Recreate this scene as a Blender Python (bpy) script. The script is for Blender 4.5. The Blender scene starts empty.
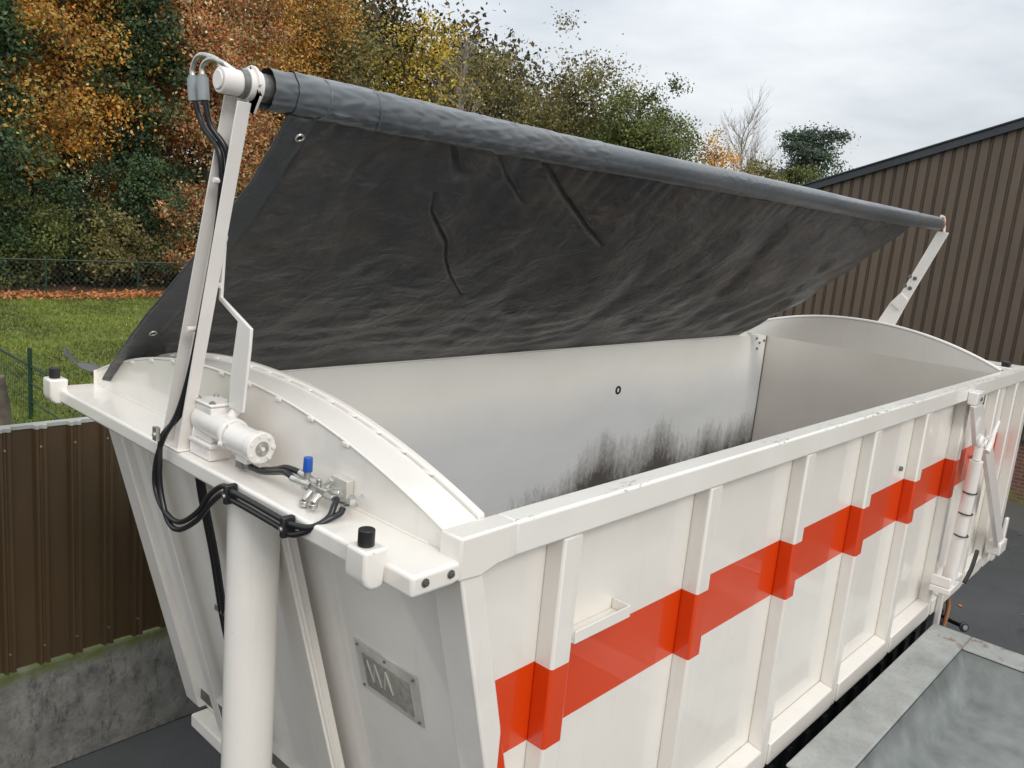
import bpy, math, random
import numpy as np
from mathutils import Vector, Matrix
from mathutils import noise as mnoise

random.seed(7)
rng = np.random.default_rng(7)
S = bpy.context.scene
COL = S.collection
DZ = 3.0      # the tarmac is z = 0; modelling heights are measured from the container's front shelf (3 m up)

# ------------------------------------------------------------------ camera
cam = bpy.data.cameras.new("camera")
cam.sensor_width = 36.0
cam.lens = 828.9 / 1024 * 36.0
cam.clip_start = 0.05
cam.clip_end = 900
co = bpy.data.objects.new("camera", cam)
COL.objects.link(co)
Rc = Matrix(((0.67751524, 0.08042526, -0.7310984), (-0.73000876, 0.19486253, -0.65506931), (0.08977956, 0.97752768, 0.19073348)))
co.matrix_world = Matrix.Translation((-1.38025, -1.52299, 0.94058 + DZ)) @ Rc.to_4x4()
S.camera = co

# ------------------------------------------------------------------ world and sun (overcast day)
S.view_settings.view_transform = 'Standard'
S.view_settings.look = 'None'
S.view_settings.exposure = 0.38
S.view_settings.gamma = 1.0
S.view_settings.use_curve_mapping = False
SUN_DIR = Vector((-0.25, -0.82, 0.62)).normalized()     # towards the sun
w = bpy.data.worlds.new("World"); S.world = w; w.use_nodes = True
nt = w.node_tree; nt.nodes.clear()
def wn(t, **k):
    n = nt.nodes.new(t)
    for a, b in k.items(): setattr(n, a, b)
    return n
out = wn('ShaderNodeOutputWorld')
sky = wn('ShaderNodeTexSky', sky_type='NISHITA', sun_disc=False)
sky.sun_elevation = math.asin(SUN_DIR.z); sky.sun_rotation = math.atan2(SUN_DIR.x, SUN_DIR.y)
b1 = wn('ShaderNodeBackground'); b1.inputs[1].default_value = 0.08
nt.links.new(sky.outputs[0], b1.inputs[0])
tc = wn('ShaderNodeTexCoord')
mp = wn('ShaderNodeMapping'); mp.inputs['Scale'].default_value = (1.2, 2.2, 7.0); mp.inputs['Rotation'].default_value = (0, 0, 0.5)
nt.links.new(tc.outputs['Generated'], mp.inputs[0])
nz = wn('ShaderNodeTexNoise'); nz.inputs['Scale'].default_value = 1.6; nz.inputs['Detail'].default_value = 7; nz.inputs['Roughness'].default_value = 0.55
nt.links.new(mp.outputs[0], nz.inputs[0])
cr = wn('ShaderNodeValToRGB')
cr.color_ramp.elements[0].position = 0.3; cr.color_ramp.elements[0].color = (0.55, 0.585, 0.62, 1)
cr.color_ramp.elements[1].position = 0.72; cr.color_ramp.elements[1].color = (0.84, 0.86, 0.87, 1)
nt.links.new(nz.outputs[0], cr.inputs[0])
sp = wn('ShaderNodeSeparateXYZ'); nt.links.new(tc.outputs['Generated'], sp.inputs[0])
mr = wn('ShaderNodeMapRange'); mr.inputs['From Min'].default_value = 0.05; mr.inputs['From Max'].default_value = 1.0
mr.inputs['To Min'].default_value = 0.86; mr.inputs['To Max'].default_value = 1.75
nt.links.new(sp.outputs['Z'], mr.inputs['Value'])
b2 = wn('ShaderNodeBackground'); nt.links.new(cr.outputs[0], b2.inputs[0]); nt.links.new(mr.outputs[0], b2.inputs[1])
ms = wn('ShaderNodeMixShader'); ms.inputs[0].default_value = 0.88
nt.links.new(b1.outputs[0], ms.inputs[1]); nt.links.new(b2.outputs[0], ms.inputs[2]); nt.links.new(ms.outputs[0], out.inputs[0])
sl = bpy.data.lights.new("sun", 'SUN'); sl.energy = 1.1; sl.angle = math.radians(20); sl.color = (1.0, 0.95, 0.88)
so = bpy.data.objects.new("sun", sl); COL.objects.link(so)
so.rotation_euler = SUN_DIR.to_track_quat('Z', 'Y').to_euler(); so.location = (0, 0, 20)

# ------------------------------------------------------------------ materials
class NT:
    def __init__(s, name):
        s.m = bpy.data.materials.new(name); s.m.use_nodes = True
        s.t = s.m.node_tree; s.b = s.t.nodes['Principled BSDF']
        s.geo = None
    def n(s, t, **k):
        n = s.t.nodes.new(t)
        for a, b in k.items(): setattr(n, a, b)
        return n
    def l(s, a, b): s.t.links.new(a, b)
    def pos(s):
        if not s.geo: s.geo = s.n('ShaderNodeNewGeometry')
        return s.geo.outputs['Position']
    def noise(s, scale, detail=5, rough=0.55, stretch=(1, 1, 1), vec=None, dist=0):
        m = s.n('ShaderNodeMapping'); m.inputs['Scale'].default_value = stretch
        s.l(vec or s.pos(), m.inputs[0])
        n = s.n('ShaderNodeTexNoise'); n.inputs['Scale'].default_value = scale; n.inputs['Detail'].default_value = detail
        n.inputs['Roughness'].default_value = rough; n.inputs['Distortion'].default_value = dist
        s.l(m.outputs[0], n.inputs[0]); return n.outputs[0]
    def ramp(s, fac, *stops, interp='LINEAR'):
        r = s.n('ShaderNodeValToRGB'); e = r.color_ramp.elements; r.color_ramp.interpolation = interp
        while len(e) < len(stops): e.new(0.5)
        for i, (p, c) in enumerate(stops):
            e[i].position = p
            e[i].color = (c, c, c, 1) if isinstance(c, (int, float)) else (*c, 1)
        s.l(fac, r.inputs[0]); return r.outputs[0]
    def mix(s, fac, a, b):
        m = s.n('ShaderNodeMix', data_type='RGBA')
        for sock, v in ((m.inputs[0], fac), (m.inputs[6], a), (m.inputs[7], b)):
            if isinstance(v, (int, float)): sock.default_value = v
            elif isinstance(v, tuple): sock.default_value = (*v, 1)
            else: s.l(v, sock)
        return m.outputs[2]
    def math(s, op, a, b=None, c=None):
        m = s.n('ShaderNodeMath', operation=op)
        for i, v in enumerate((a, b, c)):
            if v is None: continue
            if isinstance(v, (int, float)): m.inputs[i].default_value = v
            else: s.l(v, m.inputs[i])
        return m.outputs[0]
    def maprange(s, v, a, b, c=0, d=1):
        m = s.n('ShaderNodeMapRange'); s.l(v, m.inputs[0])
        for i, x in enumerate((a, b, c, d)): m.inputs[i + 1].default_value = x
        return m.outputs[0]
    def xyz(s):
        n = s.n('ShaderNodeSeparateXYZ'); s.l(s.pos(), n.inputs[0]); return n.outputs
    def bump(s, h, strength=0.2, dist=0.01):
        b = s.n('ShaderNodeBump'); b.inputs['Strength'].default_value = strength; b.inputs['Distance'].default_value = dist
        s.l(h, b.inputs['Height']); s.l(b.outputs[0], s.b.inputs['Normal'])
    def set(s, base=None, rough=None, metal=None, coat=None, spec=None):
        for k, v in (('Base Color', base), ('Roughness', rough), ('Metallic', metal), ('Coat Weight', coat), ('Specular IOR Level', spec)):
            if v is None: continue
            if isinstance(v, tuple): s.b.inputs[k].default_value = (*v, 1)
            elif isinstance(v, (int, float)): s.b.inputs[k].default_value = v
            else: s.l(v, s.b.inputs[k])
        return s

def simple(name, c, rough=0.5, metal=0.0, var=0.25, scale=6, bump=0.0, coat=0.0, bscale=60):
    s = NT(name)
    n = s.noise(scale)
    d = tuple(x * (1 - var) for x in c); e = tuple(min(1, x * (1 + var * 0.6)) for x in c)
    s.set(s.ramp(n, (0.3, d), (0.7, e)), rough, metal, coat)
    if bump: s.bump(s.noise(bscale, 4), bump, 0.01)
    return s.m

WHITE = (0.83, 0.79, 0.73)
def white_paint(name, stripe=False, white=WHITE, grime=0.5):
    s = NT(name)
    n = s.noise(1.3, 6)
    c = s.ramp(n, (0.3, tuple(x * 0.93 for x in white)), (0.7, white))
    # small specks and chips of dirt
    sp = s.noise(38, 3, 0.6)
    spm = s.ramp(sp, (0.73, 0.0), (0.78, grime))
    c = s.mix(spm, c, (0.16, 0.13, 0.09))
    dust = s.ramp(s.noise(5, 8, 0.7), (0.52, 0.0), (0.8, 0.35 * grime))
    c = s.mix(dust, c, (0.50, 0.46, 0.38))
    runs = s.ramp(s.noise(7, 6, 0.7, (1.6, 1.6, 0.10)), (0.56, 0.0), (0.74, 0.28 * grime))
    c = s.mix(runs, c, (0.42, 0.36, 0.28))
    if stripe:
        z = s.xyz()[2]; x = s.xyz()[0]
        a = s.math('GREATER_THAN', z, DZ - 0.815); b = s.math('LESS_THAN', z, DZ - 0.515)
        d = s.math('GREATER_THAN', x, 0.42)
        msk = s.math('MULTIPLY', s.math('MULTIPLY', a, b), d)
        c = s.mix(msk, c, (0.68, 0.050, 0.001))
    s.set(c, 0.35, 0.0, 0.55)
    s.b.inputs['Coat Roughness'].default_value = 0.035
    s.b.inputs['Coat IOR'].default_value = 1.55
    s.bump(s.noise(7, 2), 0.02, 0.02)
    return s.m
M = {}
M['white'] = white_paint('white_gloss_paint')
M['side'] = white_paint('white_side_paint', True)
M['clean'] = white_paint('white_arm_paint', False, (0.82, 0.78, 0.74), 0.25)
# worn rim: paint scraped to grey steel along the top
s = NT('worn_rim_paint')
c = s.ramp(s.noise(2, 6), (0.3, (0.76, 0.73, 0.67)), (0.7, (0.82, 0.80, 0.75)))
scr = s.noise(16, 8, 0.75, (1.0, 4.0, 3.0))
z = s.xyz()[2]; yy_ = s.xyz()[1]
top = s.math('MULTIPLY', s.maprange(z, DZ + 0.056, DZ + 0.066), s.maprange(yy_, 0.050, 0.020, 0.25, 1.0))
msk = s.math('MULTIPLY', s.ramp(scr, (0.545, 0.0), (0.59, 1.0)), top)
msk = s.math('MULTIPLY', msk, s.ramp(s.noise(1.1, 2), (0.46, 0.0), (0.54, 1.0)))
sp = s.ramp(s.noise(45, 3), (0.74, 0.0), (0.78, 0.6))
c = s.mix(sp, c, (0.14, 0.12, 0.1)); c = s.mix(msk, c, (0.22, 0.20, 0.18))
s.set(c, 0.3, 0, 0.25); s.bump(s.noise(22, 4), 0.12, 0.01); M['rim'] = s.m
# inside of the far wall: scuffed grey with black scrapes low down
s = NT('scuffed_inner_paint')
x, y, z = s.xyz()
base = s.ramp(s.noise(1.2, 5), (0.3, (0.76, 0.75, 0.70)), (0.7, (0.82, 0.81, 0.76)))
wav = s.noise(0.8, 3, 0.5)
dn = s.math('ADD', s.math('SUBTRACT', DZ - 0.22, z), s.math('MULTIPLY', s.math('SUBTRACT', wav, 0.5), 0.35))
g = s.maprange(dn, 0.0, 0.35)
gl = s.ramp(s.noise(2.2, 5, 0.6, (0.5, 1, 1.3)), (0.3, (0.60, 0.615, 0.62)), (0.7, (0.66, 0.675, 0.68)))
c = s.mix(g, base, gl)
blot = s.noise(1.9, 9, 0.74, (1, 1, 0.75), dist=0.3)
streak = s.noise(11, 5, 0.65, (1.3, 1, 0.10))
fine = s.noise(34, 5, 0.8, (1.1, 1, 0.6))
xr = s.maprange(x, 2.8, 7.0)
tops = [(2.8, 0.0), (3.1, .30), (3.5, .42), (3.8, .56), (4.24, .74), (4.45, .66), (4.75, .60), (4.95, .66), (5.18, .78), (5.5, .55), (5.75, .54), (5.95, .70), (6.1, .66), (6.35, .52), (6.6, .56), (6.95, .62)]
top_ = s.ramp(xr, *[((a - 2.8) / 4.2, b) for a, b in tops])
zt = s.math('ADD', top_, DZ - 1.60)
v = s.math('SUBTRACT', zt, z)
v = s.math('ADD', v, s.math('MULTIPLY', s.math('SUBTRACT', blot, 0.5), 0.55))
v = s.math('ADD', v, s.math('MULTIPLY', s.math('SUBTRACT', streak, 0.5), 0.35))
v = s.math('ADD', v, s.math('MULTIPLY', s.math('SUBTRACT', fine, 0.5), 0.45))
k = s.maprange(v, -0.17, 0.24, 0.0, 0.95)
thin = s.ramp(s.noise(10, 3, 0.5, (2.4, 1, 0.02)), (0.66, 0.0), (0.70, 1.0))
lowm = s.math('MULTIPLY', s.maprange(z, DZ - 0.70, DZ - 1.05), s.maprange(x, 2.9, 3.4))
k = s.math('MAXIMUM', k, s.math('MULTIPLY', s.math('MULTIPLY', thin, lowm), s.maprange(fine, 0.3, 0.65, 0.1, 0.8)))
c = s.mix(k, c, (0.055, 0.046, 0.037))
s.set(c, 0.55, 0, 0.0); s.bump(s.noise(3, 3), 0.1, 0.03); M['inner'] = s.m
s = NT('inner_door_paint')
c = s.ramp(s.noise(1.0, 5), (0.3, (0.68, 0.64, 0.58)), (0.7, (0.74, 0.70, 0.64)))
s.set(c, 0.45); s.bump(s.noise(2.4, 3), 0.15, 0.03); M['inner_door'] = s.m

# tarpaulin cloth
def cloth(name, a, b, rough, dusty, bstr=0.55, coat=0.0):
    s = NT(name)
    c = s.ramp(s.noise(1.1, 7, 0.6), (0.3, a), (0.7, b))
    dn = s.ramp(s.noise(2.2, 10, 0.78, (1, 1, 1.3)), (0.46, 0.0), (0.72, dusty))
    c = s.mix(dn, c, (0.20, 0.155, 0.11))
    fl = s.math('MULTIPLY', s.ramp(s.noise(20, 8, 0.82, dist=0.5), (0.55, 0.0), (0.70, dusty * 1.1)), s.ramp(s.noise(1.3, 4), (0.42, 0.1), (0.62, 1.0)))
    c = s.mix(fl, c, (0.30, 0.29, 0.27))
    s.set(c, s.ramp(s.noise(4, 5), (0.3, rough), (0.7, rough + 0.2)))
    s.b.inputs['Coat Weight'].default_value = coat; s.b.inputs['Coat Roughness'].default_value = 0.3
    s.bump(s.noise(6, 5, 0.6, (0.8, 1.3, 1.3), dist=0.8), bstr, 0.022)
    return s.m
M['tarp'] = cloth('dusty_black_tarpaulin', (0.044, 0.046, 0.048), (0.078, 0.080, 0.081), 0.30, 0.52, 0.7)  # darker copy of the cloth; shade of the downward side is in its colour
M['hem'] = cloth('tarpaulin_hem', (0.048, 0.054, 0.060), (0.085, 0.092, 0.098), 0.32, 0.2)  # a little lighter and bluer than the sheet, sheen painted into the colour
M['roll'] = cloth('rolled_tarpaulin', (0.068, 0.079, 0.088), (0.110, 0.124, 0.135), 0.26, 0.22, 0.15, 0.35)  # lighter copy of the same cloth, sky light on the roll put into its base
M['rubber'] = simple('black_rubber', (0.016, 0.016, 0.017), 0.42, var=0.3, scale=30)
M['hose'] = simple('black_hose', (0.012, 0.012, 0.014), 0.3, var=0.2)
M['sleeve'] = simple('grey_sleeve', (0.30, 0.33, 0.34), 0.45)
M['zinc'] = simple('zinc_plated_steel', (0.55, 0.54, 0.50), 0.3, 0.85, scale=40)
M['dull'] = simple('dull_steel', (0.22, 0.22, 0.21), 0.45, 0.7, scale=40)
M['blue'] = simple('blue_plastic', (0.012, 0.09, 0.42), 0.35)
M['steel_plate'] = simple('brushed_plate', (0.66, 0.64, 0.59), 0.35, 0.35, bump=0.05)
M['frame_black'] = simple('black_chassis_paint', (0.018, 0.019, 0.022), 0.4, var=0.5, bump=0.1)
M['rust'] = simple('rusty_orange_hose', (0.30, 0.12, 0.04), 0.6)
M['tyre'] = simple('tyre_rubber', (0.022, 0.021, 0.02), 0.75, var=0.3, bump=0.1)

def weather_metal(name, a, b, rough, streakcol, amt, moss=False):
    s = NT(name)
    c = s.ramp(s.noise(2.0, 6, 0.6, (1, 1, 0.25)), (0.3, a), (0.7, b))
    st = s.ramp(s.noise(5, 8, 0.75, (2, 2, 0.3)), (0.52, 0.0), (0.75, amt))
    c = s.mix(st, c, streakcol)
    s.set(c, rough); s.bump(s.noise(12, 3), 0.05, 0.02)
    return s.m
M['fence'] = weather_metal('brown_fence_sheet', (0.050, 0.031, 0.014), (0.074, 0.048, 0.022), 0.42, (0.075, 0.060, 0.036), 0.35)
M['fence_cap'] = weather_metal('grey_cap', (0.26, 0.27, 0.25), (0.42, 0.43, 0.41), 0.5, (0.12, 0.15, 0.06), 0.5)
M['clad'] = weather_metal('brown_cladding', (0.100, 0.073, 0.052), (0.134, 0.098, 0.070), 0.5, (0.13, 0.11, 0.10), 0.3)
M['trim'] = weather_metal('slate_trim', (0.030, 0.036, 0.046), (0.045, 0.053, 0.066), 0.4, (0.08, 0.09, 0.1), 0.3)
M['roof'] = weather_metal('grey_roof', (0.09, 0.095, 0.10), (0.12, 0.125, 0.13), 0.5, (0.08, 0.09, 0.06), 0.3)
# brick
s = NT('red_brick')
mp_ = s.n('ShaderNodeMapping'); mp_.inputs['Rotation'].default_value = (math.pi / 2, 0, math.pi / 2)
cmb = s.n('ShaderNodeCombineXYZ'); x, y, z = s.xyz(); s.l(y, cmb.inputs[0]); s.l(z, cmb.inputs[1])
br = s.n('ShaderNodeTexBrick'); s.l(cmb.outputs[0], br.inputs['Vector']); br.inputs['Scale'].default_value = 1
br.inputs['Brick Width'].default_value = 0.22; br.inputs['Row Height'].default_value = 0.065; br.inputs['Mortar Size'].default_value = 0.008
br.inputs['Color1'].default_value = (0.20, 0.075, 0.05, 1); br.inputs['Color2'].default_value = (0.13, 0.055, 0.04, 1); br.inputs['Mortar'].default_value = (0.20, 0.17, 0.14, 1)
c = br.outputs[0]
ms_ = s.math('MULTIPLY', s.maprange(z, 0.35, 0.0), s.ramp(s.noise(6, 5), (0.35, 0.2), (0.6, 1.0)))
c = s.mix(ms_, c, (0.16, 0.19, 0.045)); s.set(c, 0.85); s.bump(br.outputs[1], -0.4, 0.01); M['brick'] = s.m
# mossy concrete
s = NT('mossy_concrete')
x, y, z = s.xyz()
c = s.ramp(s.noise(5, 8, 0.7), (0.3, (0.095, 0.092, 0.083)), (0.7, (0.24, 0.235, 0.215)))
dk = s.ramp(s.noise(14, 6, 0.8, (1, 1, 0.4)), (0.5, 0.0), (0.68, 0.8)); c = s.mix(dk, c, (0.03, 0.03, 0.026))
mo = s.math('MULTIPLY', s.maprange(s.math('ADD', z, s.math('MULTIPLY', s.math('SUBTRACT', s.noise(11, 4), 0.5), 0.10)), DZ - 2.31, DZ - 2.235), s.ramp(s.noise(9, 5), (0.3, 0.55), (0.6, 1.0)))
c = s.mix(mo, c, (0.09, 0.11, 0.03)); s.set(c, 0.9); s.bump(s.noise(25, 6, 0.7), 0.5, 0.02); M['concrete'] = s.m
# tarmac
s = NT('tarmac')
c = s.ramp(s.noise(0.9, 7, 0.6), (0.3, (0.040, 0.041, 0.043)), (0.7, (0.072, 0.073, 0.075)))
ag = s.ramp(s.noise(120, 2), (0.45, 0.0), (0.75, 0.5)); c = s.mix(ag, c, (0.14, 0.14, 0.135))
st = s.ramp(s.noise(2.3, 5), (0.62, 0.0), (0.7, 0.5)); c = s.mix(st, c, (0.028, 0.022, 0.019))
vo = s.n('ShaderNodeTexVoronoi', feature='DISTANCE_TO_EDGE'); vo.inputs['Scale'].default_value = 0.35; s.l(s.pos(), vo.inputs[0])
crk = s.ramp(vo.outputs[0], (0.0, 0.25), (0.004, 0.0)); c = s.mix(crk, c, (0.018, 0.018, 0.018))
x, y, z = s.xyz()
far = s.math('MULTIPLY', s.maprange(x, 13.0, 13.05), 1.0); c = s.mix(s.math('MULTIPLY', far, 0.6), c, (0.11, 0.105, 0.095))
s.set(c, 0.72); s.bump(s.noise(90, 3), 0.3, 0.01); M['tarmac'] = s.m
# grass ground
s = NT('lawn')
c = s.ramp(s.noise(0.55, 6, 0.6), (0.3, (0.125, 0.175, 0.022)), (0.7, (0.20, 0.235, 0.040)))
f_ = s.ramp(s.noise(14, 6, 0.8), (0.42, 0.0), (0.68, 0.75)); c = s.mix(f_, c, (0.045, 0.075, 0.012))
yl = s.ramp(s.noise(1.4, 5), (0.50, 0.0), (0.72, 0.55)); c = s.mix(yl, c, (0.22, 0.20, 0.07))
s.set(c, 0.9); s.bump(s.noise(40, 6, 0.8), 0.8, 0.05); M['lawn'] = s.m
s = NT('forest_floor')
c = s.ramp(s.noise(3, 7, 0.7), (0.35, (0.03, 0.024, 0.012)), (0.65, (0.13, 0.06, 0.025))); s.set(c, 0.95); M['floor'] = s.m

def leafmat(name, *cols, rough=0.6, trans=0.25):
    s = NT(name)
    g = s.n('ShaderNodeNewGeometry')
    stops = [(i / max(1, len(cols) - 1), c) for i, c in enumerate(cols)]
    c = s.ramp(g.outputs['Random Per Island'], *stops)
    n2 = s.ramp(s.noise(0.8, 4), (0.38, 0.42), (0.62, 1.05))  # clump shading and depth put into the leaf colour
    mm = s.n('ShaderNodeMix', data_type='RGBA', blend_type='MULTIPLY'); mm.inputs[0].default_value = 1
    s.l(c, mm.inputs[6]); s.l(n2, mm.inputs[7])
    s.set(mm.outputs[2], rough)
    tr = s.n('ShaderNodeBsdfTranslucent'); s.l(mm.outputs[2], tr.inputs[0])
    mx = s.n('ShaderNodeMixShader'); mx.inputs[0].default_value = trans
    o = s.t.nodes['Material Output']; s.l(s.b.outputs[0], mx.inputs[1]); s.l(tr.outputs[0], mx.inputs[2]); s.l(mx.outputs[0], o.inputs[0])
    return s.m
M['l_orange'] = leafmat('orange_leaves', (0.327, 0.136, 0.040), (0.850, 0.327, 0.054), (0.850, 0.463, 0.082), (0.653, 0.436, 0.082), (0.850, 0.735, 0.327))
M['l_rust'] = leafmat('rust_leaves', (0.273, 0.095, 0.040), (0.653, 0.232, 0.082), (0.850, 0.409, 0.192), (0.436, 0.301, 0.082), (0.850, 0.850, 0.544))
M['l_yellow'] = leafmat('yellow_leaves', (0.317, 0.235, 0.039), (0.790, 0.501, 0.053), (0.850, 0.658, 0.080), (0.422, 0.396, 0.080))
M['l_dark'] = leafmat('dark_evergreen_leaves', (0.029, 0.064, 0.029), (0.057, 0.114, 0.047), (0.099, 0.170, 0.064), (0.143, 0.213, 0.086))
M['l_green'] = leafmat('mid_green_leaves', (0.059, 0.095, 0.024), (0.142, 0.189, 0.042), (0.212, 0.250, 0.072), (0.332, 0.309, 0.095))
M['l_olive'] = leafmat('olive_leaves', (0.123, 0.123, 0.043), (0.246, 0.220, 0.074), (0.370, 0.295, 0.098), (0.295, 0.295, 0.123))
M['l_pine'] = leafmat('pine_needles', (0.060, 0.104, 0.060), (0.118, 0.171, 0.109), (0.171, 0.234, 0.154))
M['l_fallen'] = leafmat('fallen_leaves', (0.316, 0.105, 0.035), (0.632, 0.229, 0.070), (0.737, 0.299, 0.105), (0.386, 0.176, 0.070), trans=0.05)
M['blade'] = leafmat('grass_blades', (0.10, 0.15, 0.016), (0.17, 0.23, 0.026), (0.24, 0.29, 0.045), (0.30, 0.30, 0.08))
M['bark'] = simple('bark', (0.060, 0.052, 0.040), 0.9, var=0.5, bump=0.5, bscale=25)
M['bark_pale'] = simple('pale_bark', (0.30, 0.27, 0.24), 0.85, var=0.3)
M['bark_ivy'] = simple('ivy_green_bark', (0.030, 0.040, 0.022), 0.9, var=0.5)
M['green_steel'] = simple('green_fence_paint', (0.012, 0.045, 0.028), 0.45)
M['wire'] = simple('grey_green_wire', (0.045, 0.06, 0.05), 0.7)
M['oldwood'] = simple('weathered_wood', (0.12, 0.10, 0.08), 0.9, var=0.5, bump=0.6, bscale=18)
# galvanised sheet
s = NT('galvanised_steel')
vo = s.n('ShaderNodeTexVoronoi'); vo.inputs['Scale'].default_value = 28; s.l(s.pos(), vo.inputs[0])
c = s.ramp(s.noise(3, 7, 0.7), (0.3, (0.27, 0.29, 0.28)), (0.7, (0.50, 0.52, 0.50)))
sc = s.ramp(s.noise(20, 7, 0.8, (1, 3, 1)), (0.55, 0.0), (0.7, 0.6)); c = s.mix(sc, c, (0.13, 0.14, 0.135))
ru = s.math('MULTIPLY', s.ramp(s.noise(7, 6, 0.7), (0.54, 0.0), (0.64, 1.0)), 0.75)
x, y, z = s.xyz(); ru = s.math('MULTIPLY', ru, s.maprange(x, 4.70, 4.95)); c = s.mix(ru, c, (0.20, 0.085, 0.05))
s.set(c, 0.45, 0.35); s.bump(s.noise(6, 4), 0.2, 0.02); M['galv'] = s.m
M['galv_dark'] = simple('dull_dark_zinc', (0.23, 0.25, 0.24), 0.5, 0.2, var=0.3)  # zinc grey of the basin, darker than the rim

# ------------------------------------------------------------------ mesh builder
class B:
    def __init__(s): s.v = []; s.f = []
    def add(s, vs, fs):
        o = len(s.v); s.v += [tuple(v) for v in vs]; s.f += [tuple(i + o for i in f) for f in fs]; return s
    def box(s, x0, x1, y0, y1, z0, z1):
        return s.add([(x0, y0, z0), (x1, y0, z0), (x1, y1, z0), (x0, y1, z0), (x0, y0, z1), (x1, y0, z1), (x1, y1, z1), (x0, y1, z1)],
                     [(3, 2, 1, 0), (4, 5, 6, 7), (0, 1, 5, 4), (1, 2, 6, 5), (2, 3, 7, 6), (3, 0, 4, 7)])
    def prism(s, poly, fn, a, b):
        # poly: 2-D points; fn(u, v, t) -> xyz; extruded from a to b
        n = len(poly)
        vs = [fn(u, v, a) for u, v in poly] + [fn(u, v, b) for u, v in poly]
        fs = [tuple(range(n))[::-1], tuple(range(n, 2 * n))] + [(i, (i + 1) % n, (i + 1) % n + n, i + n) for i in range(n)]
        return s.add(vs, fs)
    def tube(s, pts, r, n=10, smooth=True, cap=True):
        P = [Vector(p) for p in pts]
        if smooth and len(P) > 2: P = catmull(P, 8)
        R = r if isinstance(r, (list, tuple)) else [r] * len(P)
        if len(R) != len(P): R = list(np.interp(np.linspace(0, 1, len(P)), np.linspace(0, 1, len(R)), R))
        o = len(s.v); up = Vector((0, 0, 1)); N = None
        for i, p in enumerate(P):
            t = (P[min(i + 1, len(P) - 1)] - P[max(i - 1, 0)]).normalized()
            if N is None:
                N = t.cross(up if abs(t.z) < 0.9 else Vector((1, 0, 0))).normalized()
            else:
                N = (N - t * N.dot(t)).normalized()
            Bn = t.cross(N)
            for k in range(n):
                a = 2 * math.pi * k / n
                s.v.append(tuple(p + (N * math.cos(a) + Bn * math.sin(a)) * R[i]))
        for i in range(len(P) - 1):
            for k in range(n):
                a = o + i * n + k; b = o + i * n + (k + 1) % n
                s.f.append((a, b, b + n, a + n))
        if cap:
            s.f.append(tuple(o + k for k in range(n))[::-1]); e = o + (len(P) - 1) * n
            s.f.append(tuple(e + k for k in range(n)))
        return s
    def cyl(s, a, b, r, n=24, r2=None):
        return s.tube([a, b], [r, r if r2 is None else r2], n, smooth=False)
    def torus(s, c, nrm, R_, r_, n=20, m=8):
        c = Vector(c); nrm = Vector(nrm).normalized()
        u = nrm.cross(Vector((0, 0, 1)) if abs(nrm.z) < 0.9 else Vector((1, 0, 0))).normalized(); v = nrm.cross(u)
        vs = []; fs = []
        for i in range(n):
            a = 2 * math.pi * i / n; d = u * math.cos(a) + v * math.sin(a)
            for k in range(m):
                b = 2 * math.pi * k / m
                vs.append(c + d * (R_ + r_ * math.cos(b)) + nrm * (r_ * math.sin(b)))
        for i in range(n):
            for k in range(m):
                fs.append((i * m + k, ((i + 1) % n) * m + k, ((i + 1) % n) * m + (k + 1) % m, i * m + (k + 1) % m))
        return s.add(vs, fs)
    def hexbolt(s, c, nrm, r=0.012, h=0.009):
        c = Vector(c); nrm = Vector(nrm).normalized()
        s.tube([c - nrm * 0.004, c + nrm * 0.002], r * 1.5, 16, False)
        s.tube([c + nrm * 0.001, c + nrm * h], r, 6, False)
        return s
    def grid(s, fn, nu, nv):
        o = len(s.v)
        for i in range(nu + 1):
            for j in range(nv + 1): s.v.append(tuple(fn(i / nu, j / nv)))
        for i in range(nu):
            for j in range(nv):
                a = o + i * (nv + 1) + j; s.f.append((a, a + nv + 1, a + nv + 2, a + 1))
        return s
    def pieces(s, gap=0.012):
        n = len(s.v); par = list(range(n))
        def f(a):
            while par[a] != a: par[a] = par[par[a]]; a = par[a]
            return a
        for q in s.f:
            for k in q[1:]:
                a, b = f(q[0]), f(k)
                if a != b: par[a] = b
        gr = {}
        for i in range(n): gr.setdefault(f(i), []).append(i)
        items = [[set(g_), np.min([s.v[i] for i in g_], 0), np.max([s.v[i] for i in g_], 0)] for g_ in gr.values()]
        ch = True
        while ch:
            ch = False
            for i in range(len(items)):
                for j in range(i + 1, len(items)):
                    A, C2 = items[i], items[j]
                    if np.all(A[1] - gap <= C2[2]) and np.all(C2[1] - gap <= A[2]):
                        A[0] |= C2[0]; A[1] = np.minimum(A[1], C2[1]); A[2] = np.maximum(A[2], C2[2]); items.pop(j); ch = True; break
                if ch: break
        out = []
        for g_, _, _ in items:
            ids = sorted(g_); mp2 = {a: k for k, a in enumerate(ids)}; q = B(); q.v = [s.v[i] for i in ids]
            q.f = [tuple(mp2[i] for i in fc) for fc in s.f if fc[0] in g_]; out.append(q)
        return out
    def build_each(s, name, *a, gap=0.001, **k):
        return [q.build(name, *a, **k) for q in s.pieces(gap)]
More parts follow.
